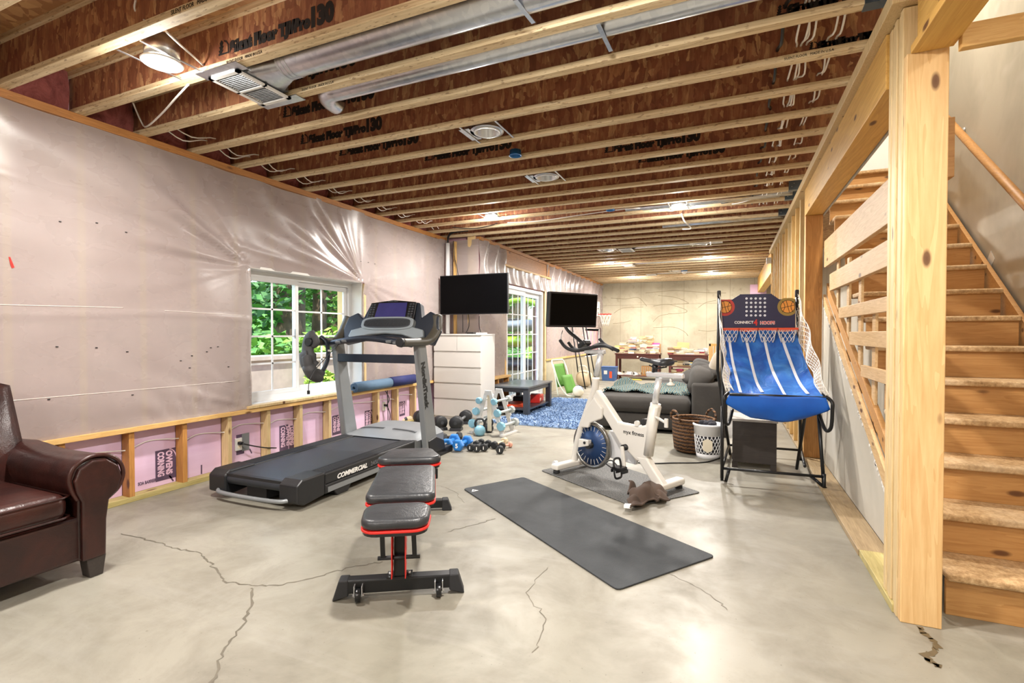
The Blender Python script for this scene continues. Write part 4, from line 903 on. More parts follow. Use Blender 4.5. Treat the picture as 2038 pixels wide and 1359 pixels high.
# ---------------------------------------------------------------- weight bench
B = thing('weight_bench', 'black folding weight bench with three pads and red piping in the middle of the floor', 'bench', (-1.478, 2.007, 0), R(31))
def pad(name, outl, z, tilt, y0):
    Tm = Matrix.Translation((0, y0, z)) @ mrot(tilt).to_4x4()
    m = MB(); m.prism(outl, .012, .062, Tm, axis='z'); o = m.build(name, M['vinylpad'], B, bevel=.022, seg=4)
    for f in o.data.polygons: f.use_smooth = True
    m = MB(); m.prism([(x*1.008, y*1.008) for x, y in outl], .002, .014, Tm, axis='z'); m.build('piping', M['red'], o, bevel=.004)
    m = MB(); m.prism([(x*.96, y*.96) for x, y in outl], -.012, .003, Tm, axis='z'); m.build('backing', M['black'], o)
def rrect(w0, w1, l, r, cf=0):
    # w0 near width, w1 far width, centred; r corner radius
    o = []
    for (sx, sy, w) in ((1, -1, w0), (1, 1, w1), (-1, 1, w1), (-1, -1, w0)):
        cx, cy = sx*(w/2-r), sy*(l/2-r); a0 = {(1,-1): -90, (1,1): 0, (-1,1): 90, (-1,-1): 180}[(sx, sy)]
        for k in range(6): t = R(a0+18*k); o.append((cx+r*cos(t), cy+r*sin(t)))
    return o
pad('seat_pad', rrect(.30, .31, .235, .07), .405, R(1), -.15)
pad('middle_pad', rrect(.345, .325, .50, .05), .434, R(2.5), .265)
pad('head_pad', rrect(.385, .30, .30, .075), .462, R(-1), .735)
m = MB(); m.box((-.25, -.03, .03), (.25, .03, .095)); m.build('front_foot', M['blkmetal'], B, bevel=.006)
for s in (-1, 1):
    m = MB(); m.prism([(s*.24, .098), (s*.285, .098), (s*.315, .0), (s*.24, .02)], -.034, .034); m.build('foot_cap', M['rubber'], B, bevel=.006)
    m = MB(); m.cyl((s*.19-.012, -.048, .032), (s*.19+.012, -.048, .032), .032, n=18); w = m.build('wheel', M['blackgloss'], B, bevel=.004)
    m = MB(); m.box((s*.19-.02, -.06, .03), (s*.19-.016, -.02, .08)); m.box((s*.19+.016, -.06, .03), (s*.19+.02, -.02, .08)); m.cyl((s*.19-.026, -.048, .032), (s*.19+.026, -.048, .032), .007, n=8); m.build('fork', M['steel'], w)
m = MB(); m.box((-.06, -.035, .095), (.06, .035, .102)); m.build('base_plate', M['blkmetal'], B)
m = MB()
for s in (-1, 1): m.cyl((s*.045, 0, .10), (s*.045, 0, .114), .010, n=6)
m.build('bolt', M['steel'], B)
m = MB(); m.bar((0, .0, .095), (0, .05, .41), .055, .05); m.bar((0, .03, .30), (0, 1.0, .34), .05, .05); m.bar((0, .75, .36), (0, 1.17, .05), .05, .05); m.build('main_frame', M['blkmetal'], B, bevel=.004)
for s in (-1, 1):
    m = MB()
    pts = [(.0, .11), (.05, .11)]
    for k in range(7): pts += [(.055+.006*k, .14+.036*k), (.075+.006*k, .15+.036*k)]
    pts += [(.06, .40), (.0, .40)]
    m.prism([(a-.07, b) for a, b in pts], s*.030, s*.034, axis='x'); m.build('ladder_plate', M['red'], B)
    m = MB(); m.bar((s*.075, -.04, .20), (s*.072, -.11, .415), .022, .010); m.build('side_bar', M['blkmetal'], B)
m = MB(); m.cyl((-.10, -.038, .20), (.10, -.038, .20), .010, n=10); m.build('adjust_pin', M['black'], B)
m = MB(); m.box((-.17, .80, .33), (.17, .86, .40)); m.build('pad_bracket', M['blkmetal'], B, bevel=.005); m = MB(); m.box((-.20, 1.14, .02), (.20, 1.20, .075)); m.build('rear_foot', M['blkmetal'], B, bevel=.005)
for s in (-1, 1):
    m = MB(); m.prism([(s*.195, .08), (s*.235, .08), (s*.265, .0), (s*.195, .0)], 1.136, 1.204); m.build('foot_cap', M['rubber'], B, bevel=.005)
# ---------------------------------------------------------------- mats on the floor
def mat4(name, pts, mt, lab, th=.008):
    cs = [onZ(*p, 0) for p in pts]; m = MB(); o = []
    for i, c in enumerate(cs):
        a, b = cs[i-1], cs[(i+1) % 4]; da = (a-c).normalized(); db = (b-c).normalized()
        for k in range(5): t = k/4; q = c+da*.035*(1-t)**2+db*.035*t**2; o.append((q.x, q.y))
    m.prism(o, .002, th+.002, axis='z'); ob = m.build(name, mt, bevel=.003); return tag(ob, lab, 'mat')
mm = mat4('exercise_mat', ((922,974),(1042,951),(1424,1109),(1229,1177)), M['mat'], 'long dark grey exercise mat lying on the floor in front of the bike')
p = onZ(944, 976, .0105); 
def ringtri(c, r, mt, par, w=.28, rot=0, zc=None):
    m = MB(); 
    for k in range(3):
        a0, a1 = rot+2*pi*k/3, rot+2*pi*(k+1)/3
        P = lambda a, q: (c[0]+q*cos(a), c[1]+q*sin(a)); m.prism([P(a0, r), P(a1, r), P(a1, r*(1-w*1.6)), P(a0, r*(1-w*1.6))], c[2], c[2]+.0006, axis='z')
    return m.build('logo', mt, par)
ringtri(p, .035, M['whiteletter'], mm, rot=.4)
m2 = mat4('exercise_mat', ((1076,937),(1188,914),(1395,981),(1262,1010)), M['mat2'], 'shorter speckled grey mat under the exercise bike', .007)
# ---------------------------------------------------------------- exercise bike
BK = thing('exercise_bike', 'white exercise bike with blue flywheel and a large black screen', 'exercise bike', (-.925, 4.32, .0), atan2(-.45, .893))
bI = (Matrix.Translation((-.925, 4.32, 0)) @ Matrix.Rotation(atan2(-.45, .893), 4, 'Z')).inverted()
def bk(px, py, y=0):
    # point of the bike's own upright plane (y = offset across the frame)
    o = bI @ CAM; d = (bI.to_3x3() @ ray(px, py)); t = (y-o.y)/d.y; return o+d*t
def poly(pxs, y): return [(q.x, q.z) for q in [bk(a, b, y) for a, b in pxs]]
zf = .014
def rtube(pts, r, n=14, flat=None): m = MB(); m.tube(pts, r, n, flat=flat); return m
f1 = bk(1143, 922); f1.z = .07
m = rtube(catmull([bk(1186, 752), bk(1183, 778), bk(1170, 815), bk(1152, 870), f1], 6), .036, 14, .85); fr = m.build('front_leg', M['bikewhite'], BK)
m = MB(); m.prism(poly([(1191,775),(1204,791),(1236,840),(1277,848),(1289,845),(1296,806),(1314,808),(1300,880),(1291,915),(1272,917),(1238,882),(1217,846),(1183,790)], 0), -.034, .034); m.build('main_frame', M['bikewhite'], BK, bevel=.016, seg=3)
m = rtube([bk(1305, 803), bk(1298, 850), bk(1290, 905)], .042, 16); m.build('seat_tube', M['bikewhite'], BK)
m = MB(); rz_ = bk(1320, 966); m.prism(poly([(1268,905),(1292,910),(1300,925),(1328,968),(1309,971)], 0), -.036, .036); m.build('rear_leg', M['bikewhite'], BK, bevel=.014, seg=3)
xf, xr = f1.x, bk(1318, 972).x
for nm, x in (('front_stabilizer', xf), ('rear_stabilizer', xr)):
    m = MB(); m.bar((x, -.27, .065), (x, .27, .065), .085, .055); s_ = m.build(nm, M['bikewhite'], BK, bevel=.018, seg=3)
    for y in (-.235, .235):
        m = MB(); m.cyl((x, y, zf-.002), (x, y, .03), .030, n=16); m.cyl((x, y, .02), (x, y, .045), .010, n=8); m.build('leveling_foot', M['rubber'], s_)
for y in (-.2, .2):
    m = MB(); m.cyl((xf-.05, y-.014, .075), (xf-.05, y+.014, .075), .030, n=16); m.build('transport_wheel', M['chrome'], BK)
fc = bk(1178, 885, .0); R0 = .215; fc.z = max(fc.z, R0+.03)
m = MB(); m.lathe([(.0, -.010), (R0-.03, -.010), (R0-.03, .010), (0, .010)], fc, 48, mrot(R(90))); fw_ = m.build('flywheel', M['flywheel'], BK)
m = MB(); m.lathe([(R0-.032, -.018), (R0-.004, -.018), (R0, -.012), (R0, .012), (R0-.004, .018), (R0-.032, .018), (R0-.032, -.018)], fc, 48, mrot(R(90))); m.build('flywheel_rim', M['rimsteel'], fw_)
m = MB()
for k in range(24):
    a = 2*pi*k/24; e = Vector((cos(a), 0, sin(a))); m.bar(fc+e*(R0-.085)+Vector((0, -.0115, 0)), fc+e*(R0-.04)+Vector((0, -.0115, 0)), .0028, .002, up=(0, 1, 0))
m.build('tick_mark', M['bikewhite'], fw_)
m = MB(); m.cyl(fc+Vector((0, -.06, 0)), fc+Vector((0, .06, 0)), .03, n=16); m.build('hub', M['black'], fw_)
for y in (.055, ):
    m = rtube(catmull([bk(1180, 800, y), bk(1168, 840, y), fc+Vector((-.0, y, 0))], 5), .022, 10); m.build('fork_blade', M['bikewhite'], BK)
m = MB(); m.prism(poly([(1183,790),(1199,812),(1198,833),(1175,842),(1172,851),(1157,850),(1166,815)], -.05), -.062, -.03); m.build('brake_housing', M['bikewhite'], BK, bevel=.010)
m = MB(); m.prism(poly([(1154,873),(1173,876),(1172,887),(1152,890)], -.06), -.075, -.03); cal = m.build('axle_cover', M['bikewhite'], BK, bevel=.005)
q = bk(1163, 881, -.08); m = MB(); m.cyl(q+Vector((0, -.004, 0)), q+Vector((0, .03, 0)), .012, n=12); m.build('axle_nut', M['black'], cal)
m = MB(); m.prism(poly([(1213,856),(1228,858),(1268,916),(1266,925),(1212,910),(1206,885)], .055), .045, .085); m.build('belt_guard', M['bikeshade'], BK, bevel=.010)
cc = bk(1246, 889.6, -.03)
m = MB(); m.cyl(cc+Vector((0, -.045, 0)), cc+Vector((0, .12, 0)), .026, n=18); m.build('bottom_bracket', M['black'], BK)
ca = bk(1242, 928, -.085)
m = MB(); m.bar(cc+Vector((0, -.055, .015)), Vector((ca.x, -.085, ca.z)), .020, .032, up=(1, 0, 0)); m.build('crank_arm', M['bikewhite'], BK, bevel=.006)
m = MB(); m.bar(cc+Vector((0, .12, 0)), cc+Vector((cc.x-ca.x, .13, cc.z-ca.z)), .020, .032, up=(1, 0, 0)); m.build('crank_arm', M['bikewhite'], BK, bevel=.006)
pe = Vector((ca.x, -.145, ca.z-.005))
m = MB(); m.box(pe+Vector((-.045, -.045, -.012)), pe+Vector((.045, .045, .012)))
for k in range(3): m.cbox(pe+Vector((-.05+.05*k, 0, -.02)), (.012, .09, .03))
ped = m.build('pedal', M['blackgloss'], BK, bevel=.004)
m = MB(); m.tube(catmull([pe+Vector((-.05, -.04, .0)), pe+Vector((-.11, -.045, .03)), pe+Vector((-.115, .04, .035)), pe+Vector((-.05, .04, .0))], 5), .006, 6); m.tube(catmull([pe+Vector((-.02, -.045, .01)), pe+Vector((-.03, -.035, .07)), pe+Vector((-.03, .035, .07)), pe+Vector((-.02, .045, .01))], 5), .009, 6); m.cyl(pe+Vector((0, .04, 0)), pe+Vector((0, .075, 0)), .01, n=8)
m.tube(catmull([pe+Vector((-.02, -.045, -.01)), pe+Vector((-.01, -.04, -.075)), pe+Vector((0, .0, -.08)), pe+Vector((-.01, .04, -.07)), pe+Vector((-.02, .045, -.01))], 5), .010, 6, flat=.5); m.build('toe_cage', M['black'], ped)
pe2 = cc+Vector((cc.x-ca.x, .19, cc.z-ca.z)); m = MB(); m.box(pe2-Vector((.045, .045, .012)), pe2+Vector((.045, .045, .012))); m.build('pedal', M['blackgloss'], BK, bevel=.004)
# seat
m = rtube([bk(1303, 806), bk(1311.5, 752)], .026, 14); sp = m.build('seat_post', M['chrome'], BK)
sl0, sl1 = bk(1288, 746), bk(1361, 747); zz = (sl0.z+sl1.z)/2
m = MB(); m.bar((sl0.x, 0, zz), (sl1.x, 0, zz), .045, .042); m.build('seat_slider', M['chrome'], BK, bevel=.012, seg=3)
s0, s1 = bk(1273, 717), bk(1338, 722); Ls = s1.x-s0.x; zs = (s0.z+s1.z)/2
m = MB()
def sad(u, v):
    e = sqrt(max(0, 1-((u-.82)/.18)**2)) if u > .82 else (sqrt(max(0, 1-((.08-u)/.08)**2)) if u < .08 else 1)
    w = (.020+.066*max(0, min(1, (u-.35)/.45))**1.4)*e; a = 2*pi*v
    x = s0.x+Ls*u; th = (.014+.024*max(0, min(1, (u-.3)/.5)))*e; c = cos(a); sn = sin(a)
    zc = zs+.020-.012*sin(pi*min(1, u*1.15))
    return (x, w*math.copysign(abs(sn)**.7, sn), zc+(.013*e*c if c > 0 else 1.4*th*c)-.026*abs(sn)**3*(.25+u*.9)*e)
m.grid(sad, 22, 20); o = m.build('saddle', M['vinylpad'], BK)
m = MB(); m.tube([(s0.x+Ls*.35, .02, zs-.03), (s0.x+Ls*.55, .02, zs-.055), (s0.x+Ls*.8, .02, zs-.04)], .005, 6); m.tube([(s0.x+Ls*.35, -.02, zs-.03), (s0.x+Ls*.55, -.02, zs-.055), (s0.x+Ls*.8, -.02, zs-.04)], .005, 6); m.cyl((s0.x+Ls*.5, 0, zs-.02), (s0.x+Ls*.47, 0, zz+.015), .022, n=12); m.build('saddle_clamp', M['black'], BK)
q = bk(1335, 750); m = MB(); m.cyl((q.x, 0, zz-.02), (q.x, 0, zz-.05), .010, n=10); m.lathe([(0, 0), (.03, 0), (.032, .012), (.014, .022), (.010, .03)], (q.x, 0, zz-.078), 16); m.build('slider_knob', M['bikewhite'], BK)
a_, b_ = bk(1304, 829, -.02), bk(1326, 842, -.05); m = MB(); m.cyl(a_, b_, .011, n=10); m.bar(b_+Vector((0, 0, .035)), b_+Vector((0, 0, -.035)), .02, .028, up=(1, 0, 0)); m.build('height_lever', M['bikewhite'], BK, bevel=.004)
q = bk(1270, 842, -.02); m = MB(); m.cyl(q+Vector((0, -.025, 0)), q+Vector((0, .0, 0)), .022, n=16); m.build('cap', M['bikewhite'], BK); m = MB(); m.cyl(q+Vector((.03, .02, .01)), q+Vector((.03, .08, .01)), .026, n=16); m.build('bottle_holder', M['black'], BK)
# handlebar, console arm and screen
m = rtube([bk(1187, 748), bk(1196, 703)], .028, 14); m.build('handlebar_post', M['chrome'], BK)
a_, b_ = bk(1165, 699), bk(1204, 698); m = MB(); m.bar((a_.x, 0, a_.z), (b_.x, 0, a_.z), .042, .038); m.build('handlebar_slider', M['chrome'], BK, bevel=.010)
m = MB()
m.tube(catmull([bk(1115, 677, -.17), bk(1122, 687, -.18), bk(1131, 694, -.18), bk(1146, 698, -.15), bk(1165, 694, -.07), bk(1183, 690, 0), bk(1203, 688, .0), bk(1219, 693, -.06), bk(1230, 698, -.10)], 5), .016, 10)
m.tube(catmull([bk(1131, 681, .15), bk(1140, 692, .16), bk(1156, 697, .12), bk(1176, 692, .04), bk(1186, 690, .0)], 5), .016, 10)
m.tube(catmull([bk(1193, 674, .17), bk(1201, 683, .18), bk(1213, 691, .19), bk(1221, 696, .20)], 5), .015, 10)
m.tube(catmull([bk(1178, 691, .0), bk(1190, 685, .12), bk(1205, 686, .18)], 5), .015, 10); m.build('handlebar', M['rubber'], BK)
m = MB(); q = bk(1163, 685, 0); m.cbox(q, (.10, .09, .05), mrot(0, -.5)); m.build('arm_joint', M['black'], BK, bevel=.012)
m = rtube(catmull([bk(1166, 688, 0), bk(1150, 674, 0), bk(1133, 660, 0), bk(1126, 650, 0)], 5), .021, 12, .8); m.build('screen_arm', M['black'], BK)
c0 = CAM+ray(1091, 577)*4.15; c1 = CAM+ray(1186.5, 588)*4.46; c2 = CAM+ray(1095, 648)*4.15; c3 = CAM+ray(1191.5, 654.5)*4.46
ux = ((c1-c0)+(c3-c2)); ux.z = 0; ux = ux.normalized(); Wd = ((c1-c0).dot(ux)+(c3-c2).dot(ux))/2; Hh = ((c0-c2).z+(c1-c3).z)/2
cen = (c0+c1+c2+c3)/4; nrm = Vector((-ux.y, ux.x, 0)); nrm = -nrm if nrm.dot(CAM-cen) < 0 else nrm
SM = Matrix((ux, nrm, Vector((0, 0, 1)))).transposed().to_4x4(); SM.translation = cen; SM = bI @ SM @ mrot(-R(4)).to_4x4()
m = MB(); m.box((-Wd/2, -.045, -Hh/2), (Wd/2, 0, Hh/2), SM); scn = m.build('screen', M['black'], BK, bevel=.010, seg=3)
m = MB(); m.box((-Wd/2+.016, -.002, -Hh/2+.018), (Wd/2-.016, .002, Hh/2-.016), SM); m.build('display', M['screen'], scn)
a_ = bk(1118, 655, .02); m = rtube(catmull([bk(1120, 657, .0), bk(1117, 668, -.05), bk(1117, 677, -.15)], 5), .004, 6); m.build('cable', M['blackwire'], BK)
q = bk(1240, 857, -.036); text('myx fitness', .046, M['blackletter'], (q.x, -.0355, q.z-.02), (R(90), 0, 0), BK, bold=.0005)
# power lead along the floor from the bike
cable([onZ(1262, 920, .006), onZ(1300, 922, .006), onZ(1340, 921, .006), onZ(1400, 920, .006), onZ(1432, 912, .006), onZ(1446, 908, .006)], .006, M['blackwire'], 'thin black power cable on the floor between the bike and the arcade frame')
# brown fleece thrown over the bike's rear foot
random.seed(5)
cl = thing('fleece_jacket', 'crumpled dark brown fleece lying on the rear foot of the bike', 'clothing', onZ(1285, 1005, .012))
_tx = bpy.data.textures.new('folds', 'CLOUDS'); _tx.noise_scale = .10; _tx.noise_depth = 2
def fold(o, s):
    q = o.modifiers.new('sub', 'SUBSURF'); q.levels = q.render_levels = 2
    q = o.modifiers.new('folds', 'DISPLACE'); q.texture = _tx; q.strength = s; q.mid_level = .55; q.texture_coords = 'LOCAL'
ctr = onZ(1285, 1005, .012); Lp = lambda px, py, z=0: onZ(px, py, z)-ctr
bW = bI.inverted(); e0_, e1_ = [bW @ Vector((xr, q, 0))-ctr for q in (-.30, -.12)]
def dseg(p):
    d = e1_-e0_; t = max(0, min(1, ((p.x-e0_.x)*d.x+(p.y-e0_.y)*d.y)/(d.x*d.x+d.y*d.y))); q = e0_+d*t; return sqrt((p.x-q.x)**2+(p.y-q.y)**2)
ca_, cb_, cc_, cd_ = Lp(1252, 984), Lp(1314, 970), Lp(1330, 1003), Lp(1251, 1021)
def drape(u, v):
    p = ca_.lerp(cb_, u).lerp(cd_.lerp(cc_, u), v)
    e = .014*sin(u*17+v*3)*(abs(v-.5)*2)**3+.012*sin(v*15+u*4)*(abs(u-.5)*2)**3
    notch = .09*math.exp(-((u-.5)/.16)**2)*max(0, v-.55)/.45
    h = .016+.09*math.exp(-(u**2/.022+v**2/.06))+.03*math.exp(-((u-.62)**2/.055+(v-.3)**2/.09))+.045*math.exp(-((u-.12)**2/.05+(v-.72)**2/.04))+.04*math.exp(-((u-.85)**2/.05+(v-.75)**2/.05))
    h += .020*abs(sin(9*u+5*v+1.5*sin(4*v)))*(1-abs(2*u-1)**4)+.012*abs(sin(14*v-6*u+2*sin(5*u)))
    bd = (cb_-cd_).normalized()
    w = p+V_n*e+bd*notch; h = max(h, .016+(.098+.012*sin(u*11+v*5))*math.exp(-(dseg(w)/.085)**4))
    return w+Vector((0, 0, max(.012, h)))
V_n = Vector((.7, .7, 0))
m = MB(); m.grid(drape, 48, 40); o = m.build('body', M['browncloth'], cl, solid=.010)
m = MB(); m.tube([drape(q/30, 1)+Vector((0, 0, .004)) for q in range(31)], .007, 6); m.tube([drape(.0, q/20)+Vector((0, 0, .004)) for q in range(21)], .007, 6); m.tube([drape(.25+.5*q/20, .15+.8*q/20)+Vector((0, 0, .006)) for q in range(21)], .005, 6); m.build('hem', M['browncloth'], cl)
m = MB(); qa = drape(.05, .97); m.bar(qa, qa+Vector((-.045, .0, -.002)), .05, .018); m.build('cuff', M['cloudwhite'], cl)
# ---------------------------------------------------------------- leather armchair (faces +X, only its left side is in view)
A = thing('armchair', 'brown leather club armchair with a rolled arm, by the plastic-covered wall', 'armchair', (-3.06, 1.02, 0))
# local x forward (towards the room), y across
m = MB(); m.box((-.86, -.46, .10), (-.02, .46, .33)); m.build('base', M['leather'], A, bevel=.02, seg=3)
m = MB(); m.box((-.80, -.39, .335), (.0, .39, .475)); o = m.build('seat_cushion', M['leather'], A, bevel=.055, seg=5)
for f in o.data.polygons: f.use_smooth = True
m = MB()
for z in (.352, .455): m.tube([(-.6, -.392, z), (-.02, -.392, z), (.003, -.36, z), (.003, .36, z), (-.02, .392, z), (-.6, .392, z)], .006, 6)
m.build('piping', M['leather'], o)
prof = [(-.075, .10), (.045, .10), (.05, .30), (.065, .40), (.112, .44), (.136, .51), (.116, .580), (.055, .628), (-.02, .634), (-.085, .60), (-.110, .54), (-.10, .48), (-.075, .42)]
for s in (-1, 1):
    m = MB(); n = len(prof); sec = []
    for k, x in enumerate((-.96, -.7, -.4, -.16, -.04, -.015)):
        g = 1+.012*sin(k*2.1) if 0 < k < 5 else .97
        sec.append([(x, s*(.50+u*g), z if z < .2 else .3+(z-.3)*g+(.02 if x < -.6 else 0)) for u, z in prof])
    vs = [p for q in sec for p in q]; fs = []
    for a in range(len(sec)-1):
        for b in range(n): fs.append((a*n+b, a*n+(b+1) % n, (a+1)*n+(b+1) % n, (a+1)*n+b))
    m.add(vs, fs, True); m.add(sec[0], [tuple(range(n))]); m.add(sec[-1], [tuple(range(n-1, -1, -1))]); arm = m.build('arm', M['leather'], A, bevel=.012, seg=3)
    m = MB(); m.prism([(s*(.50+u*.88), .10+(z-.10)*.965) for u, z in prof], -.016, .012, axis='x'); fp = m.build('arm_panel', M['leather'], arm, bevel=.010, seg=3)
    m = MB(); m.tube(catmull([(-.012, s*(.50+u), z) for u, z in prof[3:]], 4), .011, 8); m.build('welt', M['leather'], arm)
    for k in range(2):
        x = -.075 if k == 0 else -.90
        m = MB(); m.prism([(s*.455, .105), (s*.545, .105), (s*.53, 0), (s*.47, 0)], x, x+.075, axis='x'); m.build('leg', M['espresso'], A, bevel=.004)
m = MB()
def bk_(u, v):
    y = -.49+.98*u; e = (1-abs(2*u-1)**5); w = v
    return (-.62-.22*w-.0*e+.075*sin(pi*min(1, w*1.02))*e*.9, y, .44+.535*w+.045*e*sin(pi*w*.5))
m.grid(bk_, 20, 16); m.grid(lambda u, v: (bk_(u, 1)[0]-.16*v, bk_(u, 1)[1], bk_(u, 1)[2]-.05*v*v), 20, 6); m.grid(lambda u, v: (bk_(u, 1)[0]-.16, bk_(u, 1)[1], (bk_(u, 1)[2]-.05)*(1-v)+.1*v), 20, 4)
for s in (0, 1):
    m.grid(lambda u, v: (bk_(s, v)[0]*(1-u)+u*-1.0, bk_(s, v)[1], bk_(s, v)[2]), 4, 16)
o = m.build('back_cushion', M['leather'], A, smooth=True)
m = MB(); m.box((-1.0, -.52, .1), (-.86, .52, .80)); m.build('back_frame', M['leather'], A, bevel=.04, seg=4)
# ---------------------------------------------------------------- dresser with what lies on it
D = thing('dresser', 'white six-drawer dresser against the short return wall', 'dresser', (-3.715, 6.452, 0))
m = MB(); m.box((-.40, .018, .0), (.40, .475, 1.255)); m.box((-.404, -.004, 1.255), (.404, .48, 1.275)); m.build('carcass', M['dresser'], D, bevel=.003)
rows = [(1.246, 1.020), (1.012, .785), (.777, .549), (.541, .313), (.305, .045)]
for k, (z1, z0) in enumerate(rows):
    for (x0, x1) in (((-.397, -.003), (.003, .397)) if k == 0 else ((-.397, .397),)):
        m = MB(); m.box((x0, 0, z0), (x1, .017, z1-.016)); m.box((x0, .012, z1-.016), (x1, .017, z1)); m.build('drawer', M['dresser'], D, bevel=.002)
m = MB(); m.box((-.39, .03, .0), (.39, .04, .045)); m.build('plinth', M['dresser'], D)
r = thing('media_player', 'small black media box lying on the dresser top', 'media player', (-3.56, 6.63, 1.277)); m = MB(); m.box((-.06, -.05, 0), (.06, .05, .022)); m.build('case', M['blackgloss'], r, bevel=.004); m = MB(); m.tube(catmull([(.06, .02, .01), (.10, .05, .008), (.02, .10, .008), (-.05, .09, .008)], 5), .003, 6); m.build('lead', M['blackwire'], r)
r = thing('white_router', 'flat white box beside the black media box on the dresser top', 'router', (-3.42, 6.68, 1.277)); m = MB(); m.box((-.07, -.05, 0), (.07, .06, .018)); m.build('case', M['white'], r, bevel=.006)
# wall television
V = thing('television', 'black flat television on a wall arm above the white dresser', 'television', (-3.53, 6.62, 1.87))
m = MB(); m.box((-.575, 0, -.30), (.575, .035, .30)); bz = m.build('housing', M['black'], V, bevel=.006); m = MB(); m.box((-.562, -.003, -.287), (.562, .001, .289)); m.build('display', M['screen'], V)
m = MB(); m.box((-.2, .035, -.15), (.2, .06, .15)); m.bar((0, .06, 0), (.12, .20, 0), .03, .05); m.bar((.12, .20, 0), (0, .325, 0), .03, .05); m.box((-.12, .31, -.12), (.12, .325, .12)); m.build('wall_arm', M['blkmetal'], V)
V.rotation_euler = (0, 0, 0)
# rolled mats on the ledge
def rollmat(px0, py0, px1, py1, r_, mt, lab, tri):
    a = onX(px0, py0, -4.02); b = onX(px1, py1, -4.02); z = .571+r_
    o = thing('yoga_mat', lab, 'yoga mat', (-4.145+r_*.55, a.y, z+.0), 0, 'rolled mats on the ledge'); L = b.y-a.y; m = MB()
    sp = []
    for k in range(90): t = k/89; an = t*2*pi*4.3; sp.append(((r_*(.30+.70*t))*cos(an), (r_*(.30+.70*t))*sin(an)))
    vs = [(x, 0, z_) for x, z_ in sp]+[(x, L, z_) for x, z_ in sp]; m.add(vs, [(k, k+1, k+91, k+90) for k in range(89)], True); m.build('roll', mt, o, solid=.006)
    if tri:
        m = MB()
        for k in range(3):
            a0, a1 = R(90)+2*pi*k/3, R(90)+2*pi*(k+1)/3; q = r_*.55
            m.bar((q*cos(a0), .001, q*sin(a0)), (q*cos(a1), .001, q*sin(a1)), .003, r_*.16, up=(0, 1, 0) if False else (cos((a0+a1)/2), 0, sin((a0+a1)/2)))
        m.build('logo', M['whiteletter'], o)
rollmat(716, 768, 790, 756, .062, M['bluemat'], 'slate-blue rolled yoga mat on the ledge behind the treadmill', 0); rollmat(787, 752, 835, 748, .066, M['navymat'], 'navy rolled yoga mat with a white triangle on the ledge behind the treadmill', 1)
# outlets in the knee wall with cords
def outlet(px, py, lab, cords):
    p = onX(px, py, -4.245); r = thing('outlet', lab, 'outlet', (-4.247, p.y, p.z), 0, 'outlets between the short studs')
    m = MB(); m.box((-.002, -.035, -.058), (.012, .035, .058)); pl = m.build('cover_plate', M['white'], r, bevel=.003)
    m = MB(); 
    for z in (-.026, .026): m.cyl((.012, 0, z), (.014, 0, z), .016, n=12)
    m.build('socket', M['cream'], pl); return r, p
r, p = outlet(474, 884, 'white outlet with a black plug beside the treadmill end', 1); m = MB(); m.bar((.012, 0, .015), (.05, .005, .01), .03, .025); m.tube(catmull([(.05, .005, .01), (.09, .10, -.03), (.10, .22, -.07), (.095, .35, -.10)], 5), .006, 6); m.build('plug', M['black'], r)
m = MB(); m.box((-4.2478, p.y+.04, p.z-.075), (-4.246, p.y+.12, p.z+.09)); tag(m.build('silver_tape', M['silver']), 'grey foil patch on the pink foam beside the near outlet', 'tape')
r, p = outlet(764, 808, 'white outlet with tangled black cords behind the treadmill', 2)
m = MB(); m.bar((.012, 0, .015), (.05, .0, .01), .03, .025); m.tube(catmull([(.05, 0, .01), (.08, .01, .10), (.05, -.02, .20), (.03, -.06, .24)], 5), .006, 6); m.tube(catmull([(.03, .05, .25), (.06, .0, .2), (.07, -.01, .12), (.06, .01, -.05), (.07, .0, -.22)], 5), .006, 6); m.tube(catmull([(.05, .01, .0), (.07, .04, -.1), (.07, .03, -.22)], 5), .006, 6); m.build('cord', M['blackwire'], r)
# white cables stapled through the studs
for k, (a, b) in enumerate(zip(SY[2:-1], SY[3:])):
    z = .36+.03*((k*7) % 5)/4; cable([(-4.20, a-.02, z), (-4.235, a+(b-a)*.3, z+.035), (-4.24, a+(b-a)*.6, z+.03), (-4.20, b-.02, z+.015)], .0045, M['wire'], 'white cable threaded through the short studs, %s span from the armchair' % nth(k), 'cables through the short studs', 4)
# ---------------------------------------------------------------- weights
def hexdb(name, lab, group, mt, a, b, r_, hl, n=6, hm=None, loc_z=None, mt2=None, digit=None):
    # dumbbell between two head centres a, b on the floor
    a, b = Vector(a), Vector(b); mid = (a+b)/2; d = (b-a); L = d.length; d.normalize()
    o = thing(name, lab, 'dumbbell', (mid.x, mid.y, mid.z), atan2(d.y, d.x), group)
    for k, s in enumerate((-1, 1)):
        m = MB(); x0, x1 = s*(L/2-hl/2), s*(L/2+hl/2); e = .012 if n == 6 else .008
        Rm = mrot(0, pi/2) ; pr_ = [(0, -hl/2), (r_-e, -hl/2), (r_, -hl/2+e), (r_, hl/2-e), (r_-e, hl/2), (0, hl/2)]
        m.lathe(pr_, (s*L/2, 0, 0), n, mrot(R(30) if n == 6 else 0, 0, 0) @ mrot(0, pi/2, 0), smooth=(n > 8)); h = m.build('head', mt if (k == 0 or mt2 is None) else mt2, o, bevel=.004 if n == 6 else 0)
        if digit and s == -1: text(digit, r_*1.0, M['whiteletter'], (-L/2-hl/2-.0008, r_*.3, -r_*.35), (R(90), 0, R(-90)), h, bold=.002)
    m = MB(); m.cyl((-L/2, 0, 0), (L/2, 0, 0), r_*.36, n=12); m.build('handle', hm or mt, o)
    return o
G = lambda px, py, z: onZ(px, py, z)
bl = 'blue hexagonal dumbbells on the floor'
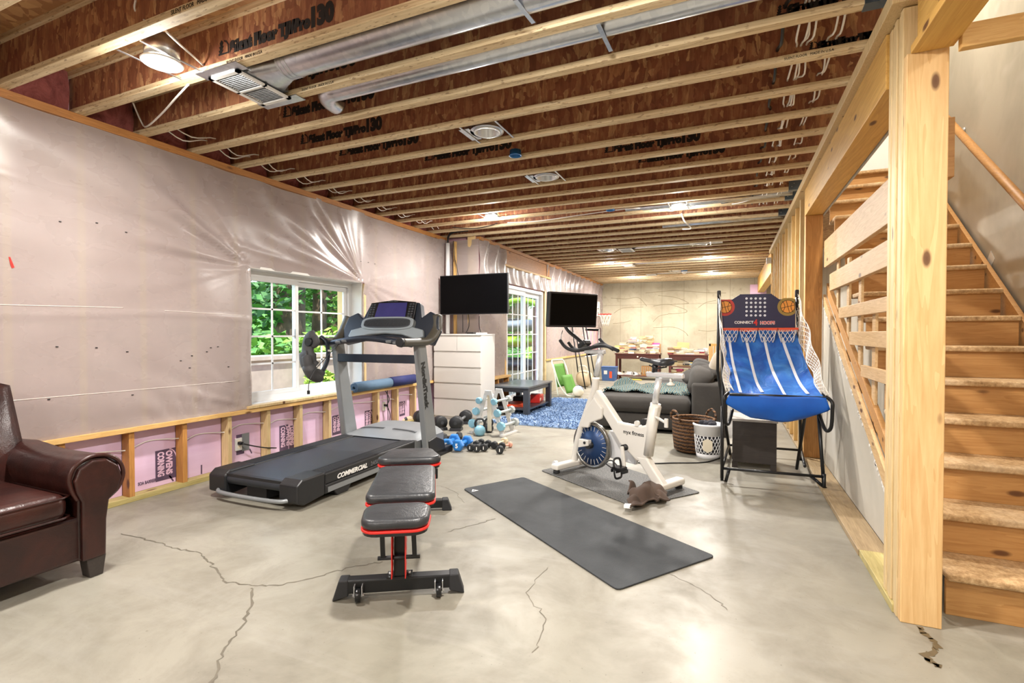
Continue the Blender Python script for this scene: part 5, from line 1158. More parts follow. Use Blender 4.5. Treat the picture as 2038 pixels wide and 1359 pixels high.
hexdb('hex_dumbbell', 'blue hexagonal dumbbell marked 5, nearest of the blue ones', bl, M['blue'], G(912, 886, .066), G(930, 877.5, .066), .067, .07, digit='5')
hexdb('hex_dumbbell', 'blue hexagonal dumbbell beside the treadmill upright', bl, M['blue'], G(890, 884, .066), G(904, 874, .066), .067, .07, digit='5')
hexdb('hex_dumbbell', 'dark dumbbell lying behind the blue ones by the treadmill upright', bl, M['blackwt'], G(884, 871, .055), G(914, 868, .055), .055, .06)
bn = 'small black dumbbells on the floor'
for a, b, lab in (((937, 890), (948, 884), 'small black dumbbell touching the blue dumbbell'), ((949.5, 891.5), (957.5, 880.5), 'small black dumbbell, second in the row from the blue ones'), ((963.5, 890.5), (971.5, 883), 'small black dumbbell, middle of the row with a white mark'), ((995, 895), (999, 887.5), 'small black dumbbell nearest the mat, pointing at the camera')):
    hexdb('round_dumbbell', lab, bn, M['blackwt'], G(*a, .042), G(*b, .042), .043, .05, n=8, digit='1')
hexdb('round_dumbbell', 'black dumbbell with a beige handle, behind the others near the pink one', bn, M['blackwt'], G(984, 885.5, .042), G(1004, 877.5, .042), .043, .05, n=8, hm=M['tanwt'], mt2=M['tanwt'])
hexdb('round_dumbbell', 'small pink dumbbell at the right end of the floor weights', 'small pink dumbbells', M['pinkwood'], G(1000, 887, .034), G(1015.5, 884.5, .034), .034, .03, n=10)
def kettle(px, py, mt, hm, r_, lab, rz):
    c = onZ(px, py, 0); o = thing('kettlebell', lab, 'kettlebell', (c.x, c.y, 0), rz, 'kettlebells by the weight rack')
    m = MB(); m.lathe([(0, .002), (r_*.55, .0), (r_*.75, .012), (r_*.98, r_*.6), (r_, r_*.9), (r_*.9, r_*1.35), (r_*.6, r_*1.72), (.0, r_*1.85)], (0, 0, 0), 24); m.build('body', mt, o)
    m = MB(); m.tube(catmull([(-r_*.62, 0, r_*1.45), (-r_*.82, 0, r_*2.1), (-r_*.55, 0, r_*2.75), (0, 0, r_*2.92), (r_*.55, 0, r_*2.75), (r_*.82, 0, r_*2.1), (r_*.62, 0, r_*1.45)], 6), r_*.19, 12); m.build('handle', hm, o); return o
kettle(955, 866.5, M['aqua'], M['blackwt'], .072, 'pale blue kettlebell with a dark handle in front of the weight rack', .5); kettle(973, 860.5, M['blackwt'], M['blackwt'], .062, 'black kettlebell beside the pale blue one', .2)
# A-frame rack with its small dumbbells
RK = thing('dumbbell_rack', 'white A-frame rack holding pale blue dumbbells beside the dresser', 'weight rack', (-2.80, 5.66, 0), R(-6))
for y in (0, .26):
    for s in (-1, 1):
        m = MB(); m.bar((s*.20, y, .02), (s*.03, y, .53), .05, .018, up=(0, 1, 0)); m.build('leg', M['white'], RK, bevel=.003)
    m = MB(); m.box((-.05, y-.012, .50), (.05, y+.012, .56)); m.build('top_plate', M['white'], RK, bevel=.004)
for s in (-1, 1):
    m = MB(); m.bar((s*.225, -.06, .014), (s*.225, .33, .014), .05, .028); m.build('foot', M['white'], RK, bevel=.004)
m = MB(); m.box((-.03, .02, .04), (.03, .03, .50)); m.build('centre_panel', M['cream'], RK, bevel=.004)
RM = RK.matrix_basis.copy(); RM = Matrix.Translation((-2.80, 5.66, 0)) @ Matrix.Rotation(R(-6), 4, 'Z')
for s in (-1, 1):
    for k, z in enumerate((.13, .29, .43)):
        x = s*(.205-.17*(z-.02)/.51)+s*.045
        for y in (0, .26):
            pass
        m = MB(); m.box((x-s*.05, -.01, z-.075), (x+s*.02, .012, z-.035)); m.box((x-s*.05, .25, z-.075), (x+s*.02, .272, z-.035)); m.build('cradle', M['white'], RK, bevel=.003)
        rr = (.058, .05, .043)[k]
        hexdb('rack_dumbbell', 'pale blue dumbbell, %s side of the A-frame rack, %s tier up' % ('dresser' if s < 0 else 'table', nth(k)), 'dumbbells on the A-frame rack', M['aqua'], RM @ Vector((x, -.045, z)), RM @ Vector((x, .31, z)), rr, .05, n=8, mt2=M['palegrey'], hm=M['palegrey'])
# round adjustable dumbbells and a roller by the dresser
def adjdb(a, b, r_, lab):
    a, b = Vector(a), Vector(b); mid = (a+b)/2; d = (b-a).normalized(); L = (b-a).length
    o = thing('adjustable_dumbbell', lab, 'dumbbell', (mid.x, mid.y, 0), atan2(d.y, d.x), 'large adjustable dumbbells')
    for s in (-1, 1):
        m = MB(); x = s*L/2; m.lathe([(0, -.055), (r_*.9, -.055), (r_, -.045), (r_, .045), (r_*.9, .055), (0, .055)], (x, 0, r_+.014), 28, mrot(0, pi/2)); h = m.build('plate_stack', M['blackwt'], o)
        m = MB(); m.cyl((x+s*.0555, 0, r_+.014), (x+s*.058, 0, r_+.014), r_*.25, n=16); m.build('dial', M['charcoal'], h)
        m = MB(); m.prism([(x-.075, .0), (x+.075, .0), (x+.06, .04), (x-.06, .04)], -r_*.85, r_*.85); m.build('stand', M['black'], o, bevel=.004)
    m = MB(); m.cyl((-L/2, 0, r_+.014), (L/2, 0, r_+.014), .019, n=12); m.build('handle', M['steel'], o)
    return o
adjdb(onZ(832, 845, .0)+Vector((0, .05, 0)), onZ(872, 857, 0)+Vector((0, .05, 0)), .088, 'black adjustable dumbbell behind the treadmill upright')
adjdb(onZ(908, 857, .0)+Vector((-.01, .02, 0)), onZ(912, 846, 0)+Vector((.03, .16, 0)), .088, 'black adjustable dumbbell right of the treadmill upright, end on')
a, b = onZ(783, 840, .04), onZ(822, 832, .05); m = MB(); m.cyl(a, b, .026, .045, 16); o = m.build('foam_roller', M['tanwt']); tag(o, 'beige tapered roller lying behind the treadmill hood', 'roller'); 
m = MB(); p, q = a.lerp(b, .5), a.lerp(b, .62); m.cyl(p, q, .039, .042, 16); m.build('band', M['charcoal'], o)
# ---------------------------------------------------------------- rug, coffee table
random.seed(11)
m = MB(); m.box((-3.15, 6.42, .001), (-1.72, 9.3, .012)); rug = m.build('shag_rug', M['shag']); tag(rug, 'blue shag rug under the coffee table', 'rug')
m = MB()
for k in range(15000):
    x, y = random.uniform(-3.15, -1.72), random.uniform(6.42, 9.3); a = random.uniform(0, 2*pi); h = random.uniform(.022, .042); w = .012
    dx, dy = w*cos(a), w*sin(a); lx, ly = random.uniform(-.03, .03), random.uniform(-.03, .03)
    m.add([(x-dx, y-dy, .01), (x+dx, y+dy, .01), (x+lx+dx*.6, y+ly+dy*.6, h), (x+lx-dx*.6, y+ly-dy*.6, h)], [(0, 1, 2, 3)])
pl = m.build('pile', M['shag'], rug); pl['kind'] = 'stuff'
CTb = thing('coffee_table', 'dark blue-grey coffee table with a lower shelf on the blue rug', 'coffee table', (-3.14, 7.62, .013))
m = MB(); m.box((-.33, -.57, .425), (.33, .57, .452)); m.build('table_top', M['tabletop'], CTb, bevel=.004)
m = MB(); m.box((-.30, -.53, .36), (.30, -.51, .425)); m.box((-.30, .51, .36), (.30, .53, .425)); m.box((.285, -.53, .36), (.30, .53, .425)); m.box((-.30, -.53, .36), (-.285, .53, .425)); m.build('apron', M['tabledark'], CTb)
for sx in (-1, 1):
    for sy in (-1, 1): m = MB(); m.box((sx*.32, sy*.55, 0), (sx*.235, sy*.465, .425)); m.build('leg', M['tabledark'], CTb, bevel=.004)
m = MB(); m.box((-.30, -.53, .085), (.30, .53, .11)); m.build('shelf', M['tabledark'], CTb)
z = .013+.111
for (x, y, l, w, h, rz, mt, nm, lab, ct) in ((-3.16, 7.40, .42, .34, .03, .2, 'orange', 'game_board', 'flat orange toy tray sticking out of the coffee table shelf', 'tray'), (-3.0, 7.85, .20, .16, .14, .3, 'red', 'toy_truck', 'red toy box on the coffee table shelf', 'toy'), (-3.22, 7.75, .26, .16, .10, -.2, 'blackwt', 'storage_box', 'black box behind the red toy on the coffee table shelf', 'box'), (-2.98, 8.06, .22, .05, .10, .1, 'orange', 'toy_ramp', 'orange toy ramp at the far end of the coffee table shelf', 'toy')):
    r = thing(nm, lab, ct, (x, y, z), rz); m = MB(); m.box((-w/2, -l/2, 0), (w/2, l/2, h)); m.build('body', M[mt], r, bevel=.008)
    m = MB()
    if nm == 'toy_truck':
        for k in (-1, 1):
            m.cyl((w/2, k*.05, h*.35), (w/2+.012, k*.05, h*.35), .022, n=14)
        m.build('wheel', M['cream'], r)
    else: m.box((-w/2+.01, -l/2+.01, h), (w/2-.01, l/2-.01, h+.012)); m.build('lid', M[mt], r, bevel=.004)
# ---------------------------------------------------------------- sofa with throw and pillow
S = thing('sofa', 'charcoal grey sectional sofa with a chaise, behind the exercise bike', 'sofa', (-.44, 6.62, 0), R(3))
def cush(a, b, bev, nm, par=S, mt='sofa', puff=.02):
    m = MB(); nx = 8
    (x0, y0, z0), (x1, y1, z1) = a, b
    m.box(a, b); o = m.build(nm, M[mt], par, bevel=bev, seg=5)
    for f in o.data.polygons: f.use_smooth = True
    return o
cush((-1.22, 0, .05), (-.0, 1.55, .24), .02, 'chaise_base'); cush((-1.24, -.015, .245), (-.005, 1.56, .455), .07, 'chaise_cushion')
cush((-.62, 1.57, .05), (.0, 3.3, .24), .02, 'seat_base'); cush((-.64, 1.58, .245), (-.0, 2.42, .455), .07, 'seat_cushion'); cush((-.64, 2.44, .245), (0, 3.28, .455), .07, 'seat_cushion')
cush((.005, -.02, .05), (.42, 3.3, .66), .04, 'back_frame')
for k in range(3):
    m = MB(); m.ball((.11, .54+1.05*k, .65), (.16, .50, .19), 20, 14, mrot(0, R(14)), .62); m.build('back_cushion', M['sofa'], S)
for k, (x, y) in enumerate(((-1.18, .06), (-1.18, 1.48), (.38, .04), (.38, 3.24))):
    m = MB(); m.box((x-.03, y-.03, 0), (x+.03, y+.03, .052)); m.build('leg', M['espresso'], S)
r = thing('pillow', 'fuzzy grey-brown pillow leaning on the sofa back', 'pillow', (-.12, 7.25, .86)); m = MB(); m.ball((0, 0, 0), (.13, .30, .20), 20, 12, mrot(0, R(20)), .7); m.build('cover', fabric('fuzzy_pillow', '#7b7060', '#978b78', 60, 1, 1, .4), r)
r = thing('pillow', 'flat grey pillow sticking out from the sofa end', 'pillow', (-.36, 7.05, .74)); m = MB(); m.ball((0, 0, 0), (.24, .22, .07), 20, 12, mrot(.2, R(-18), .3), .7); m.build('cover', M['sofa'], r)
TW = thing('throw_blanket', 'teal and cream fringed throw blanket spread over the chaise', 'blanket', (-1.05, 7.05, .46))
m = MB()
def thr(u, v):
    x = -.62+1.22*u; y = .0+1.05*v; z = .022+.018*sin(u*19+v*6)+.016*sin(v*15+u*7)
    if u < .12: y -= .10*(1-u/.12)
    d = y+.03*sin(u*9)
    z += .035*(v > .75)*sin((v-.75)/.25*pi)*(1+sin(u*12))
    if x < -.56: z -= (-.56-x)*2.0*(1-v)
    return (x, y, z)
m.grid(thr, 60, 50); th = m.build('cloth', M['throw'], TW, solid=.012)
m = MB(); random.seed(2)
for k in range(110):
    u = k/109
    for v, s in ((0, -1), (1, 1)):
        p = Vector(thr(u, v)); m.tube([p, p+Vector((random.uniform(-.02, .02), s*.02, .008)), p+Vector((random.uniform(-.03, .03), s*.05, -.012 if s < 0 else .0))], .005, 4)
fr_ = m.build('fringe', M['throw'], TW)
# ---------------------------------------------------------------- baskets
c = onZ(1376, 908, 0); W = thing('wicker_basket', 'large brown wicker basket with two loop handles beside the sofa', 'basket', (c.x, c.y+.25, 0))
m = MB(); m.lathe([(.0, .012), (.20, .012), (.225, .03), (.245, .2), (.25, .36), (.255, .385), (.24, .39), (.235, .36), (.228, .2), (.21, .03), (0, .022)], n=40); m.build('weave', M['wicker'], W)
for s in (-1, 1):
    m = MB(); m.tube(catmull([(s*.235, -.10, .36), (s*.25, -.085, .43), (s*.255, 0, .475), (s*.25, .085, .43), (s*.235, .10, .36)], 6), .014, 8); m.build('handle', M['wicker'], W)
W.rotation_euler = (0, 0, R(35)); W.scale = (.88, .88, .95)
c = onZ(1406, 915, 0); H_ = thing('laundry_basket', 'white lattice laundry basket filled with dark clothes', 'basket', (c.x+.01, c.y+.13, 0)); H_.scale = (.93, .93, 1)
m = MB()
rz = lambda z: .125+.03*z/.36
for s in (-1, 1):
    for k in range(22):
        a = 2*pi*k/22; m.tube([(rz(.05+.185*t)*cos(a+s*t*.75), rz(.05+.185*t)*sin(a+s*t*.75), .05+.185*t) for t in [j/5 for j in range(6)]], .0042, 5)
m.build('lattice', M['cloudwhite'], H_)
m = MB(); m.lathe([(0, .0), (.12, .0), (rz(.05), .05), (rz(.05)-.006, .05), (.115, .01), (0, .01)], n=36); m.build('base', M['cloudwhite'], H_); m = MB(); m.lathe([(rz(.235), .235), (rz(.33), .33), (rz(.33)+.012, .335), (rz(.33)+.010, .352), (rz(.33)-.006, .352), (rz(.235)-.006, .235), (rz(.235), .235)], n=36); m.build('rim', M['cloudwhite'], H_)
m = MB(); m.prism([(-.05, .10), (0, .07), (.05, .10), (.05, .19), (0, .215), (-.05, .19)], -.146, -.143); m.build('plaque', M['cream'], H_)
m = MB(); m.lathe([(0, .03), (.10, .03), (.115, .06), (.125, .25), (.12, .31), (.08, .345), (0, .36)], n=24)
random.seed(8)
for k in range(16): a = random.uniform(0, 6.28); q = random.uniform(0, .09); m.ball((q*cos(a), q*sin(a), .345+.02*random.random()), (.04, .03, .022), 10, 6, mrot(0, random.uniform(-.4, .4), a))
lc = m.build('laundry', M['darkcloth']); lc.location = H_.location; lc.scale = H_.scale; tag(lc, 'dark clothes heaped inside the white lattice basket', 'laundry', kind='stuff')
# knee-wall ledge on the return wall beside the door
m = MB(); m.box((-3.60, YJ+.02, .535), (-3.47, 7.90, .572)); tag(m.build('ledge_board', M['pine_y'], bevel=.003), 'short pine ledge beside the dresser, left of the sliding door', 'board')
for k, y in enumerate((7.45, 7.86)):
    m = MB(); m.box((-3.58, y-.038, .04), (-3.49, y, .535)); tag(m.build('wall_stud', M['jackstud']), 'short stud under the ledge beside the sliding door, %s one' % ('nearer', 'farther')[k], 'stud')
# ---------------------------------------------------------------- arcade basketball game
AC = thing('basketball_arcade', 'folding arcade basketball game with blue cloth ramp and navy backboard', 'arcade game', (.30, 4.63, 0))
aI = Vector((-.30, -4.63, 0))
aY = lambda px, py, y: onY(px, py, y)+aI
YBK = 5.50
def tub(pts, nm, r=.014, mt='blkmetal', k=0): m = MB(); m.tube(catmull(pts, k) if k else pts, r, 10); return m.build(nm, M[mt], AC)
V3 = Vector
xl, xr = -.355, .405
# front legs and feet
tub([V3((xl, .0, .04)), V3((xl, 0, .66))], 'front_leg'); tub([V3((xr, .05, .04)), V3((xr-.03, .15, .62)), V3((xr-.11, .30, .56)), V3((xr-.14, .55, .05))], 'front_leg')
for x, y in ((xl, 0), (xr, .05)):
    tub([V3((x, y, .15)), V3((x, y, .02)), V3((x+.03, y+.0, .014)), V3((x+(.06 if x < 0 else -.10), y+.05, .12))], 'foot', .013)
tub([V3((xl, 0, .125)), V3((xr, .05, .125))], 'lower_bar', .012); tub([V3((-.29, 1.12, .10)), V3((.36, 1.15, .10))], 'lower_bar', .012)
tub([V3((xl, 0, .125)), V3((-.30, 1.12, .10))], 'side_bar', .012); tub([V3((xr-.1, .35, .125)), V3((.37, 1.14, .10))], 'side_bar', .012)
# rear posts
pl_, pr_ = aY(1431, 588, YBK), aY(1586, 587, YBK)
tub([V3((-.29, 1.12, .0)), V3((pl_.x-.01, .95, .9)), pl_+V3((0, 0, .03))], 'rear_post', .015); tub([V3((.37, 1.15, .0)), V3((pr_.x+.03, .95, .9)), pr_+V3((0, 0, .03))], 'rear_post', .015)
tub([V3((xl, 0, .60)), V3((xl-.005, .35, .95)), pl_], 'strut', .013)
for p in (pl_, pr_):
    m = MB(); m.cbox(p+V3((0, -.005, .015)), (.035, .04, .07)); m.build('post_cap', M['black'], AC, bevel=.008)
# front bar with curved arms
fz = .735
tub([V3((-.30, -.02, fz+.03)), V3((.40, .0, fz+.03))], 'front_bar', .014)
for s, x in ((-1, -.335), (1, .44)):
    tub([V3((x-s*.10, .18, fz+.06)), V3((x-s*.06, .08, fz+.055)), V3((x, -.01, fz+.01)), V3((x+s*.005, -.02, fz-.06)), V3((x-s*.0, -.0, fz-.20)), V3((x-s*.03, .05, fz-.23)), V3((x-s*.06, .15, fz-.12))], 'arm', .014, k=5)
# backboard
bo = [aY(a, b, YBK) for a, b in ((1433,596),(1457,596),(1473,585.5),(1535,584.5),(1551,595.5),(1583,595),(1583,652),(1435,652.5))]
by = bo[0].y
m = MB(); m.prism([(p.x, p.z) for p in bo], by, by+.015); bb = m.build('backboard', M['navyboard'], AC, bevel=.002)
cl_ = lambda v, a, b: max(a, min(b, v))
xa, xb, zt = bo[0].x+.002, bo[5].x-.002, bo[0].z-.002
for (px, py, hal) in ((1443, 611, 'ballred'), (1568, 610, 'ballgold')):
    c = aY(px, py, YBK); r0 = .058
    ring = lambda q: [(cl_(c.x+q*cos(2*pi*k/40), xa, xb), cl_(c.z+q*sin(2*pi*k/40), -9, zt)) for k in range(40)]
    m = MB(); m.prism(ring(r0*1.55), by-.0012, by-.0004); h = m.build('printed_halo', M[hal], bb)
    m = MB(); m.prism(ring(r0*1.08), by-.0022, by-.0014); m.build('printed_ball', M['ballorange'], h)
    m = MB()
    def seg(pts):
        pts = [(x, z) for x, z in pts if xa < x < xb and z < zt]
        if len(pts) > 1: m.tube([(x, by-.0022, z) for x, z in pts], .0022, 4)
    t_ = [k/16*2-1 for k in range(17)]
    seg([(c.x+r0*a, c.z+r0*.25*a) for a in t_]); seg([(c.x-r0*.25*a, c.z+r0*a) for a in t_])
    for s in (-1, 1): seg([(c.x+s*r0*(.45+.35*a*a), c.z+r0*a*.9) for a in t_])
    seg([(c.x+r0*1.06*cos(pi*a), c.z+r0*1.06*sin(pi*a)) for a in [k/20*2-1 for k in range(41)]])
    m.build('ball_seam', M['blackletter'], h)
m = MB()
for i in range(5):
    for j in range(5):
        q = aY(1485.8+9.1*i, 594+8.4*j, YBK); m.cyl((q.x, by-.002, q.z), (q.x, by+.001, q.z), .0115, n=14)
m.build('dot_grid', M['lace'], bb)
q = aY(1461.5, 644, YBK); text('CONNECT', .036, M['whiteletter'], (q.x, by-.0015, q.z), (R(90), 0, 0), bb, bold=.0012, sx=.98)
q = aY(1499, 647, YBK); text('4', .080, M['red'], (q.x+.004, by-.002, q.z), (R(90), 0, 0), bb, bold=.003, sx=.85)
q = aY(1513, 645, YBK); text('HOOPS', .042, M['whiteletter'], (q.x-.001, by-.0012, q.z-.001), (R(90), 0, 0), bb, bold=.0035, sx=.92); text('HOOPS', .042, M['red'], (q.x, by-.002, q.z), (R(90), 0, 0), bb, bold=.001, sx=.92)
# rims, nets
zr = bo[6].z-.012; yr = by-.20
m = MB(); m.box((bo[7].x, yr, zr-.012), (bo[6].x, yr+.014, zr+.012)); m.box((bo[7].x, yr, zr-.006), (bo[6].x, by, zr-.002))
nR = 4; Wx = (bo[6].x-bo[7].x)/nR
rim = MB(); rim.box((bo[7].x, by-.012, zr-.05), (bo[6].x, by, zr+.012)); rim.box((bo[7].x, yr, zr-.010), (bo[6].x, yr+.012, zr+.010))
for k in range(nR+1): x = bo[7].x+Wx*k; rim.box((x-.006, yr, zr-.008), (x+.006, by, zr+.008))
rim.build('rim', M['orange'], AC, bevel=.002)
for k in range(nR):
    m = MB(); cx = bo[7].x+Wx*(k+.5)
    def npt(a, t):
        r_ = (1-.35*t); return V3((cx+Wx*.46*r_*max(-1, min(1, 1.35*cos(a))), (yr+by)/2+.09*r_*max(-1, min(1, 1.35*sin(a))), zr-.13*t))
    for d in (-1, 1):
        for j in range(14):
            a = 2*pi*j/14; m.tube([npt(a+d*t*.9, t) for t in [q/6 for q in range(7)]], .0028, 4)
    m.build('net', M['net'], AC)
# ramp cloth and apron
def rampf(u, v):
    a = V3((bo[7].x+(bo[6].x-bo[7].x)*u, by-.02, zr-.02)); b = V3((-.30+.69*u, .0, fz+.035))
    p = a.lerp(b, v); sag = .10*sin(pi*v)*(.6+.4*sin(pi*u)); return V3((p.x, p.y, p.z-sag+.008*sin(u*13+v*9)))
m = MB(); m.grid(rampf, 30, 30); m.build('ramp', M['ramp'], AC)
for k in range(4):
    u0, u1 = .10+.235*k, .13+.24*k
    m = MB(); m.grid(lambda u, v: rampf(u0+(u1-u0)*v+(u-.5)*.035, .08+.88*v)+V3((0, -.006, .006)), 1, 24); m.build('divider_strip', M['lace'], AC)
def apf(u, v):
    x0 = -.30-.035*min(1, v/.45)+.20*max(0, v-.45)/.55; x1 = .40+.035*min(1, v/.45)-.19*max(0, v-.45)/.55; ed = sin(pi*u)
    return V3((x0+(x1-x0)*u, -.025-.03*sin(pi*v)+.10*v, fz+.035-.20*v-.025*ed*v+.005*sin(u*9+v*5)))
m = MB(); m.grid(apf, 30, 12); m.build('apron', M['apron'], AC, solid=.004)
# nets on both sides
def sidenet(A, B, C, D, nm):
    m = MB(); A, B, C, D = map(V3, (A, B, C, D)); n = 15
    P = lambda u, v: (A.lerp(B, u)).lerp(D.lerp(C, u), v)+V3((.012*sin(u*20), 0, 0))
    for d in (0, 1):
        for j in range(-6, n+1):
            pts = []
            for k in range(9):
                v = k/8; u = (j+(6*v if d else 6*(1-v)))/n
                if 0 <= u <= 1: pts.append(P(u, v))
            if len(pts) > 1: m.tube(pts, .0024, 4)
    m.tube([P(k/20, 0) for k in range(21)], .0035, 5); m.tube([P(k/20, 1) for k in range(21)], .0035, 5); m.build(nm, M['net'], AC)
sidenet(pr_+V3((0, -.01, .02)), (.425, .02, fz+.04), (.365, .02, fz+.06), (bo[6].x, by-.02, zr), 'side_net'); sidenet(pl_+V3((0, -.01, .02)), (-.335, .02, fz+.04), (-.28, .02, fz+.06), (bo[7].x, by-.02, zr), 'side_net')
# dark cabinet under it
NB = thing('side_cabinet', 'dark brown side cabinet with pale top standing under the arcade ramp', 'cabinet', (.215, 5.21, 0))
m = MB(); m.box((-.185, 0, .055), (.19, .40, .445)); m.build('body', M['espresso'], NB, bevel=.004); m = MB(); m.box((-.195, -.008, .446), (.20, .41, .47)); m.build('top', plain('pale_cabinet_top', '#a9a39a', .5), NB, bevel=.003)
for x in (-.165, .165):
    for y in (.03, .37): m = MB(); m.box((x-.025, y-.025, 0), (x+.025, y+.025, .056)); m.build('foot', M['espresso'], NB)
# ---------------------------------------------------------------- book tables at the far wall
FY = 14.0
def table(name, lab, px0, px1, top, dep, shelves, knob):
    a, b = onY(px0, top, FY), onY(px1, top, FY); W_ = b.x-a.x; H_t = a.z
    r = thing(name, lab, 'table', (a.x, FY, 0)); m = MB(); m.box((-.02, -.02, H_t-.03), (W_+.02, dep, H_t)); m.build('table_top', M['mahog'], r, bevel=.003)
    m = MB(); m.box((.05, .01, H_t-.15), (W_-.05, .03, H_t-.032)); d = m.build('drawer', M['mahog'], r)
    if knob: m = MB(); m.ball((W_*.52, -.005, H_t-.09), .022); m.build('knob', M['cream'], d)
    for x in (0, W_-.06):
        for y in (0, dep-.08): m = MB(); m.box((x, y, 0), (x+.06, y+.06, H_t-.03)); m.build('leg', M['mahog'], r)
    for z in shelves: m = MB(); m.box((.02, .01, z-.025), (W_-.02, dep-.02, z)); m.build('shelf', M['mahog'], r)
    return a.x, W_, H_t
x1_, W1_, h1_ = table('console_table', 'dark mahogany table piled with books, left one at the far wall', 1225, 1311, 703, .55, (.12,), 1)
x2_, W2_, h2_ = table('console_table', 'dark mahogany shelf table full of books, right one at the far wall', 1331, 1408, 705, .5, (.40, .10), 0)
random.seed(21)
bcols = [('cream', '#c9bd9f'), ('white', '#d3cfc4'), ('tan', '#a98f64'), ('grey', '#85827b'), ('dark blue', '#2e3d5c'), ('maroon', '#7a2a30'), ('pale blue', '#a9bccb'), ('black', '#2a2828'), ('yellow', '#d9c46c'), ('pink', '#d7568f')]
bw_ = [9, 9, 6, 4, 2, 3, 2, 2, 2, 1]
pageM = plain('book_pages', '#c4b797', .85, 0, .04, 200, .1)
bM = {n: plain('book_cover_'+n.replace(' ', '_'), c, .6, 0, .05) for n, c in bcols}
protos = {}
def book(nm, p, w, d, h, rz, lab, grp, tilt=0):
    if nm not in protos:
        r = thing('book', lab, 'book', p, rz, grp)
        m = MB(); m.box((-.5, -.5, 0), (.5, .5, .10)); m.box((-.5, -.5, .90), (.5, .5, 1.0)); m.box((-.5, -.5, .1), (-.46, .5, .9)); m.build('cover', bM[nm], r)
        m = MB(); m.box((-.46, -.47, .10), (.47, .47, .90)); m.build('pages', pageM, r); protos[nm] = r; r.scale = (w, d, h)
    else: r = dup(protos[nm], p, (0, tilt, rz), lab, grp, scale=(w, d, h))
    r.rotation_euler = (0, tilt, rz)
    return r
def stack(px, z, hgt, y, where, grp, w0=.17, maxw=.24):
    x = onY(px, 700, y).x; t = 0; k = 0
    while t < hgt:
        h = random.uniform(.022, .05); w = random.uniform(w0, maxw); nm = random.choices([b[0] for b in bcols], bw_)[0]
        book(nm, (x+random.uniform(-.012, .012), y+random.uniform(-.01, .03), z+t), random.uniform(.13, .16), w, h, pi/2+random.uniform(-.25, .25)+(pi if random.random() < .5 else 0), '%s book, %s up in %s' % (nm, nth(k), where), grp)
        t += h+.0008; k += 1
g1 = 'books on the left book table'
for px, hh, w in ((1230, .20, 'the low leftmost stack, left book table'), (1240.5, .30, 'the second stack from the left, left book table'), (1250, .16, 'the low third stack, left book table'), (1260, .46, 'the tall white stack, left book table'), (1270.5, .40, 'the fifth stack, left book table'), (1281, .43, 'the sixth stack, left book table'), (1293, .50, 'the tallest stack, left book table'), (1304, .26, 'the rightmost stack, left book table')):
    stack(px, h1_+.001, hh, FY+.22, w, g1)
for px, hh, w in ((1236, .07, 'the front left row, left book table'), (1256, .06, 'the front middle row, left book table'), (1278, .08, 'the front right row, left book table'), (1298, .06, 'the front end row, left book table')):
    stack(px, h1_+.001, hh, FY+.06, w, g1, .14, .17)
g2 = 'books on the right book table'
for px, hh, w in ((1337, .16, 'the left stack, top of the right book table'), (1348, .20, 'the second stack, top of the right book table'), (1360, .17, 'the third stack, top of the right book table'), (1372, .13, 'the fourth stack, top of the right book table'), (1384, .10, 'the fifth stack, top of the right book table'), (1394, .14, 'the sixth stack, top of the right book table')):
    stack(px, h2_+.001, hh, FY+.2, w, g2)
for px, hh, w in ((1343, .20, 'the left stack, middle shelf'), (1355, .24, 'the second stack, middle shelf'), (1367, .20, 'the third stack, middle shelf'), (1379, .22, 'the fourth stack, middle shelf'), (1392, .23, 'the right stack, middle shelf')):
    stack(px, .401, hh-.02, FY+.18, w+', right book table', g2)
for px, hh, w in ((1341, .20, 'the left stack, bottom shelf'), (1354, .22, 'the second stack, bottom shelf'), (1366, .20, 'the third stack, bottom shelf'), (1378, .23, 'the fourth stack, bottom shelf'), (1391, .19, 'the right stack, bottom shelf')):
    stack(px, .101, hh-.01, FY+.18, w+', right book table', g2)
p = onY(1308, 670, FY+.30); m = MB(); m.box((-.10, -.08, 0), (.10, .08, .27)); o = m.build('carton', M['cardboard'], bevel=.004); o.location = (onY(1312, 700, FY).x-.12, FY+.45, h1_+.001); tag(o, 'tan carton standing behind the tallest book stack on the left table', 'box')
p = onY(1359, 690, FY+.33); m = MB(); m.box((-.17, 0, 0), (.15, .03, .31)); o = m.build('cardboard_sheet', M['cardboard']); o.location = (p.x, FY+.40, h2_+.012); o.rotation_euler = (-.15, .05, 0); tag(o, 'brown cardboard panel standing behind the books on the right table', 'cardboard')
p = onY(1403, 693, FY+.2); m = MB(); m.lathe([(0, 0), (.055, 0), (.06, .16), (.056, .165), (.05, .02), (0, .02)], n=20); o = m.build('white_canister', M['white']); o.location = (onY(1404, 700, FY+.3).x, FY+.3, h2_+.001); tag(o, 'white canister on the right end of the right book table', 'canister')
